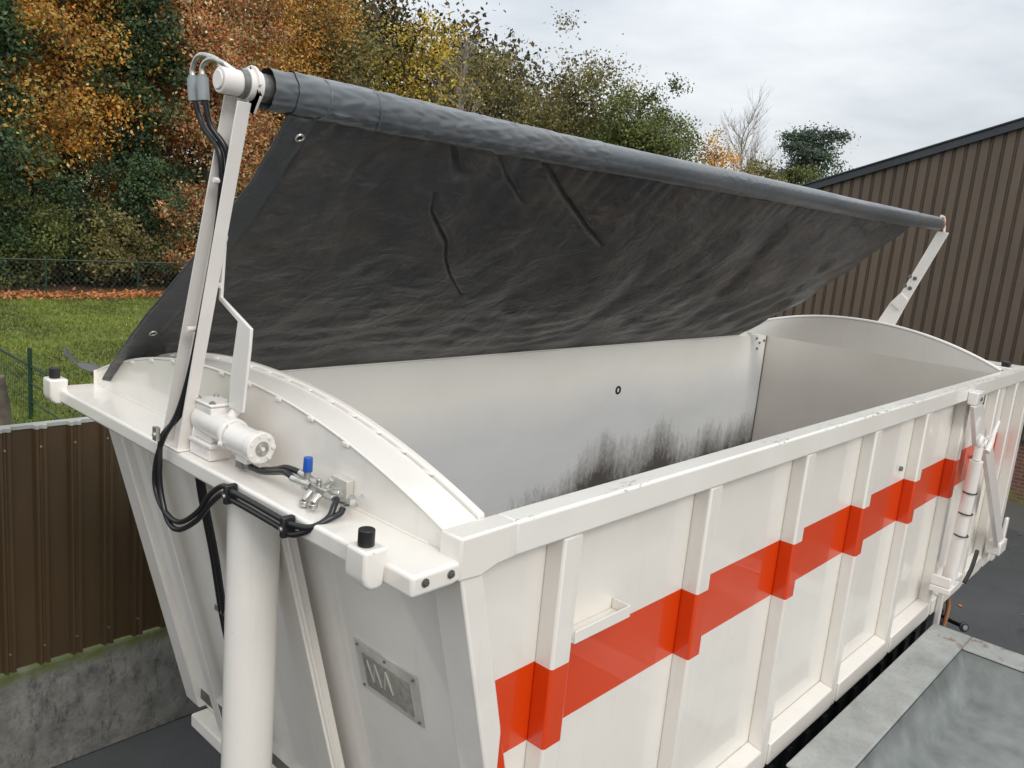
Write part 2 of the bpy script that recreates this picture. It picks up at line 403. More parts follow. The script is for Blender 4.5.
    def build(s, name, mat, root=None, bevel=0.0, smooth=True, solid=0.0, ang=32, seg=2, parent=None, loc=None):
        me = bpy.data.meshes.new(name)
        if parent is not None and root is None: root = top(parent)
        L = Vector(root['_loc']) if root is not None else Vector(loc or (0, 0, 0))
        me.from_pydata([tuple(Vector(v) - L) for v in s.v], [], s.f); me.validate(); me.update()
        if smooth:
            me.shade_smooth(); me.set_sharp_from_angle(angle=math.radians(ang))
        me.materials.append(mat)
        o = bpy.data.objects.new(name, me); COL.objects.link(o)
        p = parent or root
        if p is not None: o.parent = p
        else:
            o.location = (L.x, L.y, L.z + DZ); o['_loc'] = tuple(L)
        if solid:
            m = o.modifiers.new('solid', 'SOLIDIFY'); m.thickness = solid; m.offset = 0
        if bevel:
            m = o.modifiers.new('bevel', 'BEVEL'); m.width = bevel; m.segments = seg; m.limit_method = 'ANGLE'; m.angle_limit = math.radians(35)
            m.harden_normals = False
        return o
def top(o):
    while o.parent: o = o.parent
    return o
def catmull(P, k):
    out = []
    for i in range(len(P) - 1):
        p0 = P[max(i - 1, 0)]; p1 = P[i]; p2 = P[i + 1]; p3 = P[min(i + 2, len(P) - 1)]
        for j in range(k):
            t = j / k
            out.append(0.5 * ((2 * p1) + (p2 - p0) * t + (2 * p0 - 5 * p1 + 4 * p2 - p3) * t * t + (3 * p1 - p0 - 3 * p2 + p3) * t ** 3))
    out.append(P[-1]); return out
def thing(name, loc, label, cat, group=None):
    o = bpy.data.objects.new(name, None); COL.objects.link(o); o.empty_display_size = 0.2
    o.location = (loc[0], loc[1], loc[2] + DZ); o['_loc'] = tuple(loc)
    o['label'] = label; o['category'] = cat
    if group: o['group'] = group
    return o
def tag(o, label, cat, group=None, kind=None):
    if label: o['label'] = label
    if cat: o['category'] = cat
    if group: o['group'] = group
    if kind: o['kind'] = kind
    return o
YZ = lambda u, v, t: (t, u, v)     # polygon in y-z, extruded along x
XZ = lambda u, v, t: (u, t, v)
XY = lambda u, v, t: (u, v, t)

# ------------------------------------------------------------------ the setting: ground
def sheet(name, x0, x1, y0, y1, z, mat, label, n=1):
    b = B().grid(lambda u, v: (x0 + (x1 - x0) * u, y0 + (y1 - y0) * v, z), n, n)
    o = b.build(name, mat, smooth=False); o['kind'] = 'structure'; o['label'] = label; o['category'] = name.replace('_', ' '); return o
sheet('tarmac_yard', -300, 400, -300, 400, -3.0, M['tarmac'], 'dark grey tarmac yard under and behind the container')
FZ = -2.3
b = B().box(-60, 14.5, 4.16, 24.8, FZ - 0.8, FZ)
b.box(14.5, 200, 7.8, 24.8, FZ - 0.8, FZ)
o = b.build('lawn', M['lawn'], smooth=False); tag(o, 'mown green lawn behind the brown sheet fence', 'lawn', kind='structure')
b = B().box(-150, 300, 24.8, 190, FZ - 0.8, FZ - 0.02)
o = b.build('forest_floor', M['floor'], smooth=False); tag(o, 'leaf covered woodland ground under the trees', 'ground', kind='structure')

def quads(name, P, size, mat, aspect=0.6, flat=0.0, loc=(0, 0, 0), parent=None, root=None):
    """many small leaf faces around points P (n,3)"""
    n = len(P)
    a = rng.normal(size=(n, 3)); a[:, 2] *= (1 - flat); a /= np.linalg.norm(a, axis=1)[:, None]
    c = rng.normal(size=(n, 3)); c[:, 2] *= (1 - flat); c -= a * (a * c).sum(1)[:, None]; c /= np.linalg.norm(c, axis=1)[:, None]
    sz = size * rng.uniform(0.6, 1.35, n)[:, None]
    A = a * sz * 0.5; Cc = c * sz * 0.5 * aspect
    V = np.stack([P - A, P + Cc, P + A, P - Cc], 1).reshape(-1, 3)
    L = np.array(root['_loc']) if root is not None else np.array(loc)
    V = V - L
    me = bpy.data.meshes.new(name)
    me.vertices.add(4 * n); me.vertices.foreach_set('co', V.ravel().astype(np.float32))
    me.loops.add(4 * n); me.loops.foreach_set('vertex_index', np.arange(4 * n, dtype=np.int32))
    me.polygons.add(n); me.polygons.foreach_set('loop_start', np.arange(0, 4 * n, 4, dtype=np.int32))
    me.update(calc_edges=True); me.materials.append(mat)
    o = bpy.data.objects.new(name, me); COL.objects.link(o)
    if root is not None: o.parent = root
    else: o.location = (loc[0], loc[1], loc[2] + DZ)
    return o

# grass blades on the part of the lawn the camera sees from above
n = 90000
t_ = rng.random(n) ** 1.5
gy = 4.3 + 20.3 * t_; gx = -1.5 + rng.random(n) * (4 + gy * 0.42)
cl = np.stack([gx, gy, np.full(n, FZ)], 1)
hgt = rng.uniform(0.03, 0.075, n); wdt = 0.006 + 0.0008 * (gy - 4); ang = rng.uniform(0, 6.28, n)
dx = np.cos(ang) * wdt; dy = np.sin(ang) * wdt
V = np.stack([cl + np.stack([-dx, -dy, 0 * dx], 1), cl + np.stack([dx, dy, 0 * dx], 1),
              cl + np.stack([rng.normal(0, .025, n), rng.normal(0, .025, n), hgt], 1)], 1).reshape(-1, 3)
me = bpy.data.meshes.new('grass'); me.vertices.add(3 * n); me.vertices.foreach_set('co', V.ravel().astype(np.float32))
me.loops.add(3 * n); me.loops.foreach_set('vertex_index', np.arange(3 * n, dtype=np.int32))
me.polygons.add(n); me.polygons.foreach_set('loop_start', np.arange(0, 3 * n, 3, dtype=np.int32)); me.update(calc_edges=True)
me.materials.append(M['blade']); o = bpy.data.objects.new('grass', me); COL.objects.link(o); o.location = (0, 0, DZ)
tag(o, 'short green grass blades on the lawn', 'grass', kind='stuff')
# fallen leaves at the foot of the chain link fence
n = 16000
lx = rng.uniform(-6, 45, n); ly = 24.0 - 0.0 * lx + rng.normal(0, 0.42, n)
o = quads('leaf_litter', np.stack([lx, ly, FZ + rng.uniform(0.01, 0.09, n)], 1), 0.13, M['l_fallen'], flat=0.6)
tag(o, 'orange brown fallen leaves along the foot of the chain link fence', 'leaves', kind='stuff')
n = 160
lx = rng.uniform(0, 9, n); ly = rng.uniform(8, 23.5, n)
o = quads('scattered_leaves', np.stack([lx, ly, FZ + rng.uniform(0.03, 0.07, n)], 1), 0.045, M['l_fallen'], flat=0.6)
tag(o, 'small yellow leaves scattered over the green lawn', 'leaves', kind='stuff')
n = 90
P_ = np.stack([rng.uniform(6, 14, n), rng.uniform(-6, 2.5, n), np.full(n, -2.985)], 1)
o = quads('yard_leaves', P_, 0.06, M['l_fallen'], flat=0.9)
tag(o, 'few small brown leaves lying on the dark tarmac', 'leaves', kind='stuff')

# ------------------------------------------------------------------ brown sheet fence on a concrete wall
FY = 4.0
cw = B().box(-12, 14.5, FY - 0.02, FY + 0.16, -3.0, -2.20)
o = cw.build('retaining_wall', M['concrete'], bevel=0.015, loc=(1.0, FY, -3.0)); tag(o, 'low rough concrete wall with green moss under the brown fence', 'wall')
o['_loc'] = tuple((1.0, FY, -3.0))
fr = thing('sheet_metal_fence', (1.0, FY, -2.19), 'dark brown corrugated metal sheet fence with pale cap beside the lawn', 'fence')
pitch = 0.2025; ph = 0.026
prof = []
xx = -12.0
k = 0
base_x = ph - pitch * 60
prof_pts = []
for i in range(0, 122):
    x0 = base_x + i * pitch
    if x0 < -12.2 or x0 > 14.3: continue
    prof_pts += [(x0, 0.0), (x0 + 0.118, 0.0), (x0 + 0.130, 0.042), (x0 + 0.146, 0.042), (x0 + 0.154, 0.030), (x0 + 0.166, 0.030), (x0 + 0.174, 0.042), (x0 + 0.192, 0.042)]
b = B(); o_ = 0
for (px_, d_) in prof_pts:
    b.v.append((px_, FY - d_, -2.185)); b.v.append((px_, FY - d_, -0.585))
for i in range(len(prof_pts) - 1):
    b.f.append((2 * i, 2 * i + 2, 2 * i + 3, 2 * i + 1))
b.build('sheet', M['fence'], fr, ang=15)
b = B()
for (px_, d_), (qx, qd) in zip(prof_pts[:-1], prof_pts[1:]):
    b.prism([(px_, FY - d_ - 0.008), (qx, FY - qd - 0.008), (qx, FY + 0.045), (px_, FY + 0.045)], XY, -0.583, -0.560)
b.build('cap', M['fence_cap'], fr, ang=15)
b = B()
for i in range(len(prof_pts) // 8):
    x0 = prof_pts[8 * i][0]
    if -3 < x0 < 4:
        for zz in (-0.70, -2.06): b.cyl((x0 + 0.160, FY - 0.02, zz), (x0 + 0.160, FY - 0.037, zz), 0.007, 8)
b.build_each('screw', M['zinc'], fr)
b = B()
for i in range(9): b.box(-10 + i * 3, -9.94 + i * 3, FY + 0.035, FY + 0.095, -2.195, -0.62)
b.build_each('fence_post', M['green_steel'], fr)

# ------------------------------------------------------------------ green garden fence on the lawn
gf = thing('green_garden_fence', (2.3, 10.5, FZ), 'low dark green wire fence with post running across the near lawn', 'fence')
gA = Vector((2.5, 14.6, FZ)); gB = Vector((2.44, 10.7, FZ)); gC = Vector((2.36, 4.4, FZ))
for p in (gA, gB, gB + (gC - gB) * 0.5, gC):
    B().cyl(p - Vector((0, 0, 0.1)), p + Vector((0, 0, 0.99)), 0.028, 10).build('post', M['green_steel'], gf)
rl = B(); rl.cyl(gA + Vector((0, 0, 0.74)), gC + Vector((0, 0, 0.74)), 0.018, 8); rl.build('rail', M['green_steel'], gf)
ms2 = B()
for (P0, P1) in ((gA, gB), (gB, gC)):
    for h in (0.25, 0.5): ms2.cyl(P0 + Vector((0, 0, h)), P1 + Vector((0, 0, h)), 0.006 if P0 is gA else 0.010, 5)
L_ = (gB - gA).length; d_ = (gB - gA).normalized()
for i in range(int(L_ / 0.08)):
    q = gA + d_ * (i * 0.08); ms2.cyl(q + Vector((0, 0, 0.05)), q + Vector((0, 0, 0.72)), 0.0025, 4)
ms2.build('wire_mesh', M['green_steel'], gf)
# weathered stump at the left edge of the lawn
st = B(); st.tube([(1.78, 9.6, FZ - 0.05), (1.79, 9.64, FZ + 0.35), (1.73, 9.6, FZ + 0.86)], [0.16, 0.105, 0.085], 12)
o = st.build('tree_stump', M['oldwood'], loc=(1.78, 9.6, FZ)); tag(o, 'grey brown weathered stump by the green fence on the lawn', 'stump')

# chain link fence before the wood
cf = thing('chain_link_fence', (8, 24.4, FZ), 'grey chain link fence with top wire in front of the wood', 'fence')
for i in range(18):
    xx = -4 + i * 2.62
    B().cyl((xx + 0.71, 24.4, FZ - 0.1), (xx + 0.71, 24.4, FZ + 1.02), 0.028, 8).build('post', M['green_steel'], cf)
b = B().cyl((-8, 24.4, FZ + 1.0), (44, 24.4, FZ + 1.0), 0.022, 6); b.build('top_rail', M['wire'], cf)
b = B()
for i in range(330):
    x0 = -8 + i * 0.16
    b.tube([(x0, 24.4, FZ + 0.02), (x0 + 0.9, 24.4, FZ + 0.98)], 0.0035, 3, False, False); b.tube([(x0 + 0.9, 24.39, FZ + 0.02), (x0, 24.39, FZ + 0.98)], 0.0035, 3, False, False)
b.build('mesh', M['wire'], cf, smooth=False)

# ------------------------------------------------------------------ warehouse
BX = 14.7
wh = thing('warehouse', (BX, -1.0, -3.0), 'large brown ribbed metal warehouse with sloping slate roof edge behind the container', 'building')
zr = lambda y: 3.381 - 0.338 * (y - 2.126) if y > -6 else 3.381 - 0.338 * (-6 - 2.126) + 0.338 * (y + 6)
b = B(); pp = 0.187; y = -19.5; pts = []
while y < 7.5:
    pts += [(y, 0.0), (y + 0.118, 0.0), (y + 0.124, 0.034), (y + 0.144, 0.034), (y + 0.148, 0.020), (y + 0.158, 0.020), (y + 0.162, 0.034), (y + 0.181, 0.034)]; y += pp
for (yy, dd) in pts:
    b.v.append((BX + dd, yy, -1.88)); b.v.append((BX + dd, yy, zr(yy) - 0.12))
for i in range(len(pts) - 1): b.f.append((2 * i, 2 * i + 1, 2 * i + 3, 2 * i + 2))
b.build('cladding', M['clad'], wh, ang=15)
B().box(BX + 0.03, BX + 0.28, -19.5, 7.5, -3.0, -1.92).build('brick_base', M['brick'], wh)
B().box(BX - 0.03, BX + 0.06, -19.5, 7.5, -1.92, -1.885).build('drip_sill', M['trim'], wh)
def rake(h0, h1, x0, x1, name, mat):
    q = B()
    q.prism([(7.62, zr(7.62) + h0), (7.62, zr(7.62) + h1), (-6, zr(-6) + h1), (-6, zr(-6) + h0)], YZ, x0, x1)
    q.prism([(-6, zr(-6) + h0), (-6, zr(-6) + h1), (-19.6, zr(-19.6) + h1), (-19.6, zr(-19.6) + h0)], YZ, x0, x1)
    q.build(name, mat, wh, bevel=0.006)
rake(-0.17, -0.032, BX - 0.07, BX - 0.02, 'rake_trim', M['trim'])
rake(-0.030, 0.0, BX - 0.10, BX + 0.1, 'rake_cap', M['trim'])
rake(-0.1, -0.035, BX + 0.11, BX + 25, 'roof', M['roof'])
B().box(BX + 0.05, BX + 25, 7.3, 7.48, -3.0, zr(7.5)).build('side_wall', M['clad'], wh)
b = B()
for yy, zz in ((5.35, 1.63), (3.9, -0.9), (6.1, 0.6)): b.cyl((BX - 0.004, yy, zz), (BX + 0.03, yy, zz), 0.02, 8)
b.build_each('screw', M['zinc'], wh)

# ------------------------------------------------------------------ trees
def limb_path(p, d, L, wig, n=5):
    pts = [Vector(p)]; d = Vector(d).normalized()
    for i in range(n):
        d = (d + Vector((random.gauss(0, wig), random.gauss(0, wig), random.gauss(0.06, wig * 0.6)))).normalized()
        pts.append(pts[-1] + d * (L / n))
    return pts
TALL = []
def tree(name, x, y, h, cr, z0, leaf, nleaf, size, label, group=None, bark='bark', seed=0, clump=0.5, nclump=60, flat=0.75, lean=0.0, base=FZ, trunk_r=None, twigs=0, cat='tree', shape=1.0):
    random.seed(seed); g = np.random.default_rng(seed)
    r = thing(name, (x, y, base), label, cat, group)
    tr_ = trunk_r or h * 0.018
    t = B()
    tp = [Vector((x, y, base - 0.1))]
    for i in range(1, 7):
        tp.append(Vector((x + lean * i / 6 + random.gauss(0, 0.12), y + random.gauss(0, 0.12), base + h * 0.9 * i / 6)))
    t.tube(tp, [tr_ * 1.3, tr_, tr_ * 0.85, tr_ * 0.7, tr_ * 0.5, tr_ * 0.3, tr_ * 0.12], 8)
    ends = []
    nl = 16 if leaf else 34
    for i in range(nl):
        k = z0 + (0.95 - z0) * (i + 0.5) / nl
        q = k * 0.9 / 0.9 * 6; j = min(5, int(q * 0.999)); pt = tp[j].lerp(tp[j + 1], min(1, q - j))
        a = i * 2.4 + random.uniform(-.4, .4); up = random.uniform(0.3, 1.0) * (2.2 if not leaf else 1)
        L = cr * (1.05 - 0.5 * abs(k - z0) / (1 - z0)) * random.uniform(0.7, 1.1)
        lp = limb_path(pt, (math.cos(a), math.sin(a), up), L, 0.16)
        t.tube(lp, [tr_ * 0.35, tr_ * 0.05], 5); ends += lp[2:]
        for m in range(3 + twigs):
            s0 = lp[random.randint(1, 4)]; a2 = a + random.uniform(-1.1, 1.1)
            l2 = limb_path(s0, (math.cos(a2), math.sin(a2), up + random.uniform(-.2, .6)), L * random.uniform(0.3, 0.6), 0.2, 4)
            t.tube(l2, [tr_ * 0.14, tr_ * 0.03], 4); ends += l2[2:]
            for mm in range(2 * twigs and 3):
                s1 = l2[random.randint(1, 3)]; a3 = a2 + random.uniform(-1, 1)
                t.tube(limb_path(s1, (math.cos(a3), math.sin(a3), up + random.uniform(0, .8)), L * 0.3, 0.2, 3), [tr_ * 0.06, tr_ * 0.02], 3)
    t.build('trunk', M[bark], r, smooth=True)
    if leaf:
        # clump centres: limb ends and points spread through an uneven crown volume
        cz = base + h * (z0 + 1) / 2; hz = h * (1 - z0) / 2
        c = g.normal(size=(nclump, 3)); c /= np.linalg.norm(c, axis=1)[:, None]; c *= (g.random(nclump) ** 0.45)[:, None]
        ph = np.arctan2(c[:, 1], c[:, 0]); bump = 1 + 0.22 * np.sin(3 * ph + seed) + 0.15 * np.sin(5 * c[:, 2] * 2 + 2 * ph + seed * 2)
        tz = (c[:, 2] + 1) / 2
        wid = cr * bump * np.clip(1.0 - (shape - 1.0) * tz, 0.15, 1.3)
        C_ = np.stack([x + lean * tz + c[:, 0] * wid, y + c[:, 1] * wid, cz + c[:, 2] * hz * bump], 1)
        E = np.array([tuple(e) for e in ends]); C_ = np.concatenate([C_, E[g.choice(len(E), min(len(E), nclump // 2), replace=False)]])
        w_ = g.uniform(0.3, 1.7, len(C_)); idx = g.choice(len(C_), nleaf, p=w_ / w_.sum())
        sg = cr * 0.16 * clump * 2 * g.uniform(0.6, 1.4, len(C_))
        off = g.normal(size=(nleaf, 3)) * sg[idx][:, None]; off[:, 2] *= flat
        P = C_[idx] + off
        P = P[P[:, 2] > base + 0.05]
        quads('crown', P, size, M[leaf], root=r)
    return r
G1 = 'trees at the edge of the wood behind the lawn'
# left: tall autumn wood
tree('ivy_clad_tree', 6.5, 27.2, 15, 1.9, 0.05, 'l_dark', 24000, 0.15, 'dark green ivy covered tree at the left edge of the photo', G1, 'bark_ivy', 1, nclump=90, shape=1.9)
tree('autumn_tree', 9.4, 29.2, 16, 3.4, 0.10, 'l_orange', 62000, 0.125, 'tall orange autumn tree right of the dark ivy covered tree', G1, seed=2, nclump=120)
tree('autumn_tree', 7.6, 33.5, 18, 4.8, 0.2, 'l_yellow', 26000, 0.14, 'yellow autumn tree standing behind the ivy covered tree', G1, seed=3, nclump=90)
tree('ivy_clad_tree', 11.4, 28.0, 16, 1.35, 0.05, 'l_dark', 26000, 0.14, 'dark evergreen column between the orange trees behind the lawn', G1, 'bark_ivy', 4, nclump=90, shape=1.0)
tree('rusty_beech_tree', 14.3, 29.0, 16, 3.0, 0.08, 'l_rust', 54000, 0.125, 'rust coloured beech just left of the white arm', G1, seed=5, nclump=110)
tree('rusty_beech_tree', 12.6, 33.5, 17, 4.5, 0.15, 'l_rust', 24000, 0.17, 'rust brown tree behind the dark evergreen column', G1, seed=55, nclump=90)
tree('autumn_tree', 18.4, 31.5, 16, 3.8, 0.12, 'l_orange', 44000, 0.13, 'orange and gold tree just right of the white arm', G1, seed=6, nclump=110)
tree('autumn_tree', 22.2, 33.5, 15, 3.8, 0.2, 'l_olive', 26000, 0.17, 'brown olive tree seen above the left end of the tarpaulin roll', G1, seed=7, nclump=90)
tree('autumn_tree', 25.6, 31.0, 12.8, 3.0, 0.25, 'l_yellow', 9000, 0.16, 'sparse gold leaved tree with bare twigs above the roll', G1, seed=8, nclump=60, twigs=2)
tree('bare_tree', 27.6, 29.5, 12.2, 2.6, 0.25, None, 0, 0.2, 'grey leafless tree before the olive trees above the roll', G1, seed=9, twigs=2, bark='bark_pale')
tree('autumn_tree', 30.6, 31.0, 12.6, 3.4, 0.2, 'l_olive', 20000, 0.16, 'thin olive brown tree above the middle of the roll', G1, seed=10, nclump=80, twigs=1)
G2 = 'trees beyond the yard'
tree('green_oak_tree', 35.6, 24.6, 11.3, 3.0, 0.12, 'l_green', 42000, 0.15, 'large green oak with crown ending above the middle of the tarpaulin roll', G2, seed=11, nclump=120)
tree('green_oak_tree', 35.0, 28.8, 12.2, 3.6, 0.12, 'l_olive', 26000, 0.17, 'olive green oak partly hidden behind the large green oak', G2, seed=12, nclump=90)
tree('small_orange_tree', 38.4, 21.3, 8.5, 1.55, 0.3, 'l_orange', 12000, 0.14, 'small bright orange tree right of the large green oak', G2, seed=23, nclump=60, shape=1.25, clump=0.8)
tree('bare_birch_tree', 51.5, 26.8, 12.2, 4.6, 0.22, None, 0, 0.2, 'pale leafless birch with fine twigs between orange tree and pine', G2, seed=14, twigs=6, bark='bark_pale', trunk_r=0.10)
tree('pine_tree', 47.0, 20.4, 11.2, 2.0, 0.45, 'l_pine', 13000, 0.16, 'dark flat topped pine standing left of the warehouse roof', G2, seed=15, nclump=24, clump=0.7, flat=0.35)
tree('olive_shrub_tree', 42.6, 20.6, 8.3, 2.3, 0.1, 'l_olive', 16000, 0.15, 'low olive green tree between the small orange tree and the pine', G2, seed=16, nclump=60)
tree('olive_shrub_tree', 45.0, 20.0, 8.2, 2.0, 0.1, 'l_green', 14000, 0.15, 'low grey green tree at the foot of the dark pine', G2, seed=17, nclump=60)
# bushes along the chain link fence
G3 = 'bushes behind the chain link fence'
bs = [(5.9, 26.3, 4.2, 'l_dark', 'dark bush at the left edge behind the chain link fence'), (7.4, 26.2, 3.0, 'l_green', 'green bush second from the left edge behind the chain link fence'),
      (8.8, 27.2, 3.4, 'l_dark', 'dark bush below the tall orange tree'), (9.8, 26.4, 2.4, 'l_olive', 'olive brown bush behind the chain link fence'),
      (11.0, 26.7, 4.2, 'l_dark', 'dark green bush at the foot of the evergreen column'), (12.3, 26.6, 3.6, 'l_rust', 'rusty bush right of the evergreen column'),
      (13.9, 27.1, 3.2, 'l_dark', 'dark bush left of the white arm behind the fence'), (15.6, 27.3, 3.6, 'l_olive', 'olive bush behind the white arm'),
      (18.4, 27.5, 4.4, 'l_rust', 'rusty bush seen between white arm and tarpaulin'), (21.0, 28.0, 4.0, 'l_green', 'green bush hidden mostly behind the tarpaulin edge'),
      (7.8, 28.6, 4.8, 'l_green', 'taller green bush beside the ivy covered tree'), (12.9, 28.4, 4.4, 'l_dark', 'taller dark bush right of the evergreen column')]
for i, (x, y, h, lf, lb) in enumerate(bs):
    tree('bush', x, y, h, 1.5, 0.0, lf, 10000, 0.11, lb, G3, 'bark', 40 + i, nclump=40, trunk_r=0.05, cat='bush')
# dense wood farther back, one mass
g = np.random.default_rng(99)
n = 150000
cc = np.stack([g.uniform(-12, 54, 620), g.uniform(36, 44, 620), FZ + g.uniform(0, 1, 620) * 14.5], 1)
cc = cc[(cc[:, 2] < FZ + 15.5 - 0.10 * np.clip(cc[:, 0] - 18, 0, 60) - 0.9 * np.clip(cc[:, 0] - 49, 0, 10))]
idx = g.integers(0, len(cc), n)
o = quads('far_wood', cc[idx] + g.normal(size=(n, 3)) * np.array([1.0, 1.0, 0.9]), 0.36, leafmat('far_wood_leaves', (0.03, 0.036, 0.014), (0.09, 0.075, 0.028), (0.17, 0.10, 0.035), (0.06, 0.07, 0.026)))
tag(o, 'dense dark wood behind the autumn trees', 'wood', kind='stuff')

# ================================================================== the container
ct = thing('roll_off_container', (3.7, 1.25, -1.9), 'long white open steel container with orange stripe along its ribbed side', 'container')
W = 2.55; XE = 7.42
fx = lambda z: 0.175 + 0.262 * (-z)       # slanting front plane
# near side wall
b = B(); b.prism([(fx(-0.04) + 0.02, -0.02), (XE - 0.1, -0.02), (XE - 0.1, -1.70), (fx(-1.70) + 0.02, -1.70)], XZ, 0.088, 0.096)
b.build('side_wall', M['side'], ct, smooth=False)
# its ribs
ribx = [0.66 + 0.948 * i for i in range(7)] + [6.98]
for i, x0 in enumerate(ribx):
    b = B().box(x0, x0 + 0.10, 0.010, 0.090, -1.815, -0.045)
    b.build('rib', M['side'] if i < 6 else M['white'], ct, bevel=0.010)
# corner post near front (follows the slanting front)
b = B(); b.prism([(fx(-0.05) - 0.004, -0.05), (fx(-0.05) + 0.085, -0.05), (fx(-1.84) + 0.085, -1.84), (fx(-1.84) - 0.004, -1.84)], XZ, 0.004, 0.14)
b.build('corner_post', M['side'], ct, bevel=0.008)
b = B(); b.prism([(fx(-0.05) - 0.004, -0.05), (fx(-0.05) + 0.085, -0.05), (fx(-1.84) + 0.085, -1.84), (fx(-1.84) - 0.004, -1.84)], XZ, W - 0.16, W - 0.01)
b.build('corner_post', M['white'], ct, bevel=0.008)
# rear posts
b = B().box(7.33, XE + 0.03, -0.02, 0.12, -1.80, 0.02)
b.build_each('rear_post', M['white'], ct, bevel=0.008)
b = B().box(7.25, XE, W - 0.12, W - 0.01, -1.83, 0.0); b.build('rear_post', M['white'], ct, bevel=0.008)
# rim rails
b = B().box(0.40, XE, 0.0, 0.092, -0.042, 0.070)
b.build('top_rail', M['rim'], ct, bevel=0.010, seg=3)
b = B().box(0.40, XE, 2.42, W, -0.042, 0.070); b.build('top_rail', M['rim'], ct, bevel=0.010, seg=3)
# front corner plates that join rim and shelf
for (ya, yb, yo) in ((-0.002, 0.088, -0.003), (2.553, W + 0.002, W + 0.003)):
    b = B(); b.prism([(0.170, -0.06), (0.170, 0.069), (0.405, 0.071), (0.405, -0.040), (0.33, -0.046), (0.26, -0.066)], XZ, ya, yb)
    b.build('corner_plate', M['white'], ct, bevel=0.008, seg=3)
# bottom rail
b = B()
xs = [0.74] + [x for r_ in ribx for x in (r_, r_ + 0.10)] + [7.3]
xs = [0.60 + 0.0] + [v for r_ in ribx for v in (r_ - 0.001, r_ + 0.101)] + [7.328]
for i in range(0, len(xs), 2):
    if xs[i + 1] - xs[i] > 0.1:
        b.prism([(0.087, -1.655), (0.0, -1.675), (0.0, -1.80), (0.087, -1.80)], YZ, xs[i], xs[i + 1])
b.build_each('bottom_rail', M['white'], ct, bevel=0.006)
b = B().box(0.70, 7.30, 2.46, W, -1.80, -1.66); b.build_each('bottom_rail', M['white'], ct, bevel=0.006)
# floor and other walls
B().box(0.66, 7.2, 0.10, 2.45, -1.78, -1.72).build('floor', M['dull'], ct)
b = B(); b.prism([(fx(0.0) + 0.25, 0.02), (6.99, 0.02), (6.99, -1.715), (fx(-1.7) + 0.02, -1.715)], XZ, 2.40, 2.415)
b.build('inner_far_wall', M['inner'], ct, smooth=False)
b = B(); b.prism([(fx(0.0) + 0.05, -0.02), (7.3, -0.02), (7.3, -1.80), (fx(-1.8) + 0.05, -1.80)], XZ, 2.43, 2.452)
b.build('far_wall', M['white'], ct, smooth=False)
for x0 in ribx: B().box(x0, x0 + 0.10, 2.453, 2.54, -1.81, -0.045).build('rib', M['white'], ct)
B().torus((4.34, 2.398, -0.364), (0, 1, 0), 0.028, 0.009).build('wall_hole', M['rubber'], ct)
b = B()
for zz in (-0.005, -0.03): pass
for p in ((6.76, 2.399, -0.02), (6.84, 2.399, -0.07), (6.80, 2.399, -0.13), (6.94, 2.399, -0.05)): b.cyl(p, (p[0], p[1] - 0.012, p[2]), 0.013, 10)
b.build_each('bolt', M['dull'], ct)
B().box(6.988, 6.9995, 2.392, 2.3995, -1.70, 0.0).build('corner_trim', M['dull'], ct)
B().box(7.00, 7.06, 0.10, 2.40, -1.715, 0.03).build('tailgate', M['inner_door'], ct)
B().box(7.08, 7.30, 0.12, 2.43, -1.80, 0.02).build('tailgate_frame', M['white'], ct, bevel=0.01)
# front wall, slanting, with ribs
def front_slab(y0, y1, off0, off1, z0, z1, name, mat, bevel=0.006):
    b = B()
    b.prism([(fx(z1) - off0, z1), (fx(z1) + off1, z1), (fx(z0) + off1, z0), (fx(z0) - off0, z0)], XZ, y0, y1)
    return b.build(name, mat, ct, bevel=bevel)
front_slab(0.14, W - 0.16, -0.035, 0.043, -1.84, -0.055, 'front_wall', M['white'], 0)
front_slab(0.885, 0.965, 0.05, -0.036, -1.83, -0.062, 'front_rib', M['white'])
front_slab(1.58, 1.66, 0.03, -0.036, -1.83, -0.062, 'front_rib', M['white'])
front_slab(2.02, 2.10, 0.03, -0.036, -1.83, -0.062, 'front_rib', M['white'])
b = B().box(0.60, 0.72, 0.15, W - 0.17, -1.92, -1.845); b.build('front_crossbeam', M['white'], ct, bevel=0.01)
# big tube under the shelf
b = B(); b.cyl((0.105, 0.965, -2.02), (0.105, 0.965, -0.064), 0.092, 48); b.build('cylinder_housing', M['white'], ct)
front_slab(0.90, 1.03, 0.06, -0.0, -1.8, -0.062, 'housing_web', M['white'], 0.003)
# data plate
def on_front(y, z, off): return (fx(z) + 0.035 - off, y, z)
b = B()
def plate(b, y0, y1, z0, z1, o0, o1):
    b.prism([(fx(z1) + 0.035 - o1, z1), (fx(z1) + 0.035 - o0, z1), (fx(z0) + 0.035 - o0, z0), (fx(z0) + 0.035 - o1, z0)], XZ, y0, y1)
plate(b, 0.345, 0.690, -0.80, -0.583, 0.0, 0.006)
dp = b.build('data_plate', M['steel_plate'], ct, bevel=0.002)
b = B()
for (yy, zz) in ((0.673, -0.604), (0.515, -0.604), (0.362, -0.604), (0.673, -0.782), (0.362, -0.782)):
    q = Vector(on_front(yy, zz, 0.006)); b.tube([q, q + Vector((-0.005, 0, -0.001))], 0.0055, 10, False)
b.build_each('rivet', M['dull'], parent=dp)
b = B(); plate(b, 0.39, 0.650, -0.775, -0.630, 0.0061, 0.0085)
ip = b.build('raised_panel', M['zinc'], parent=dp, bevel=0.002)
b = B()
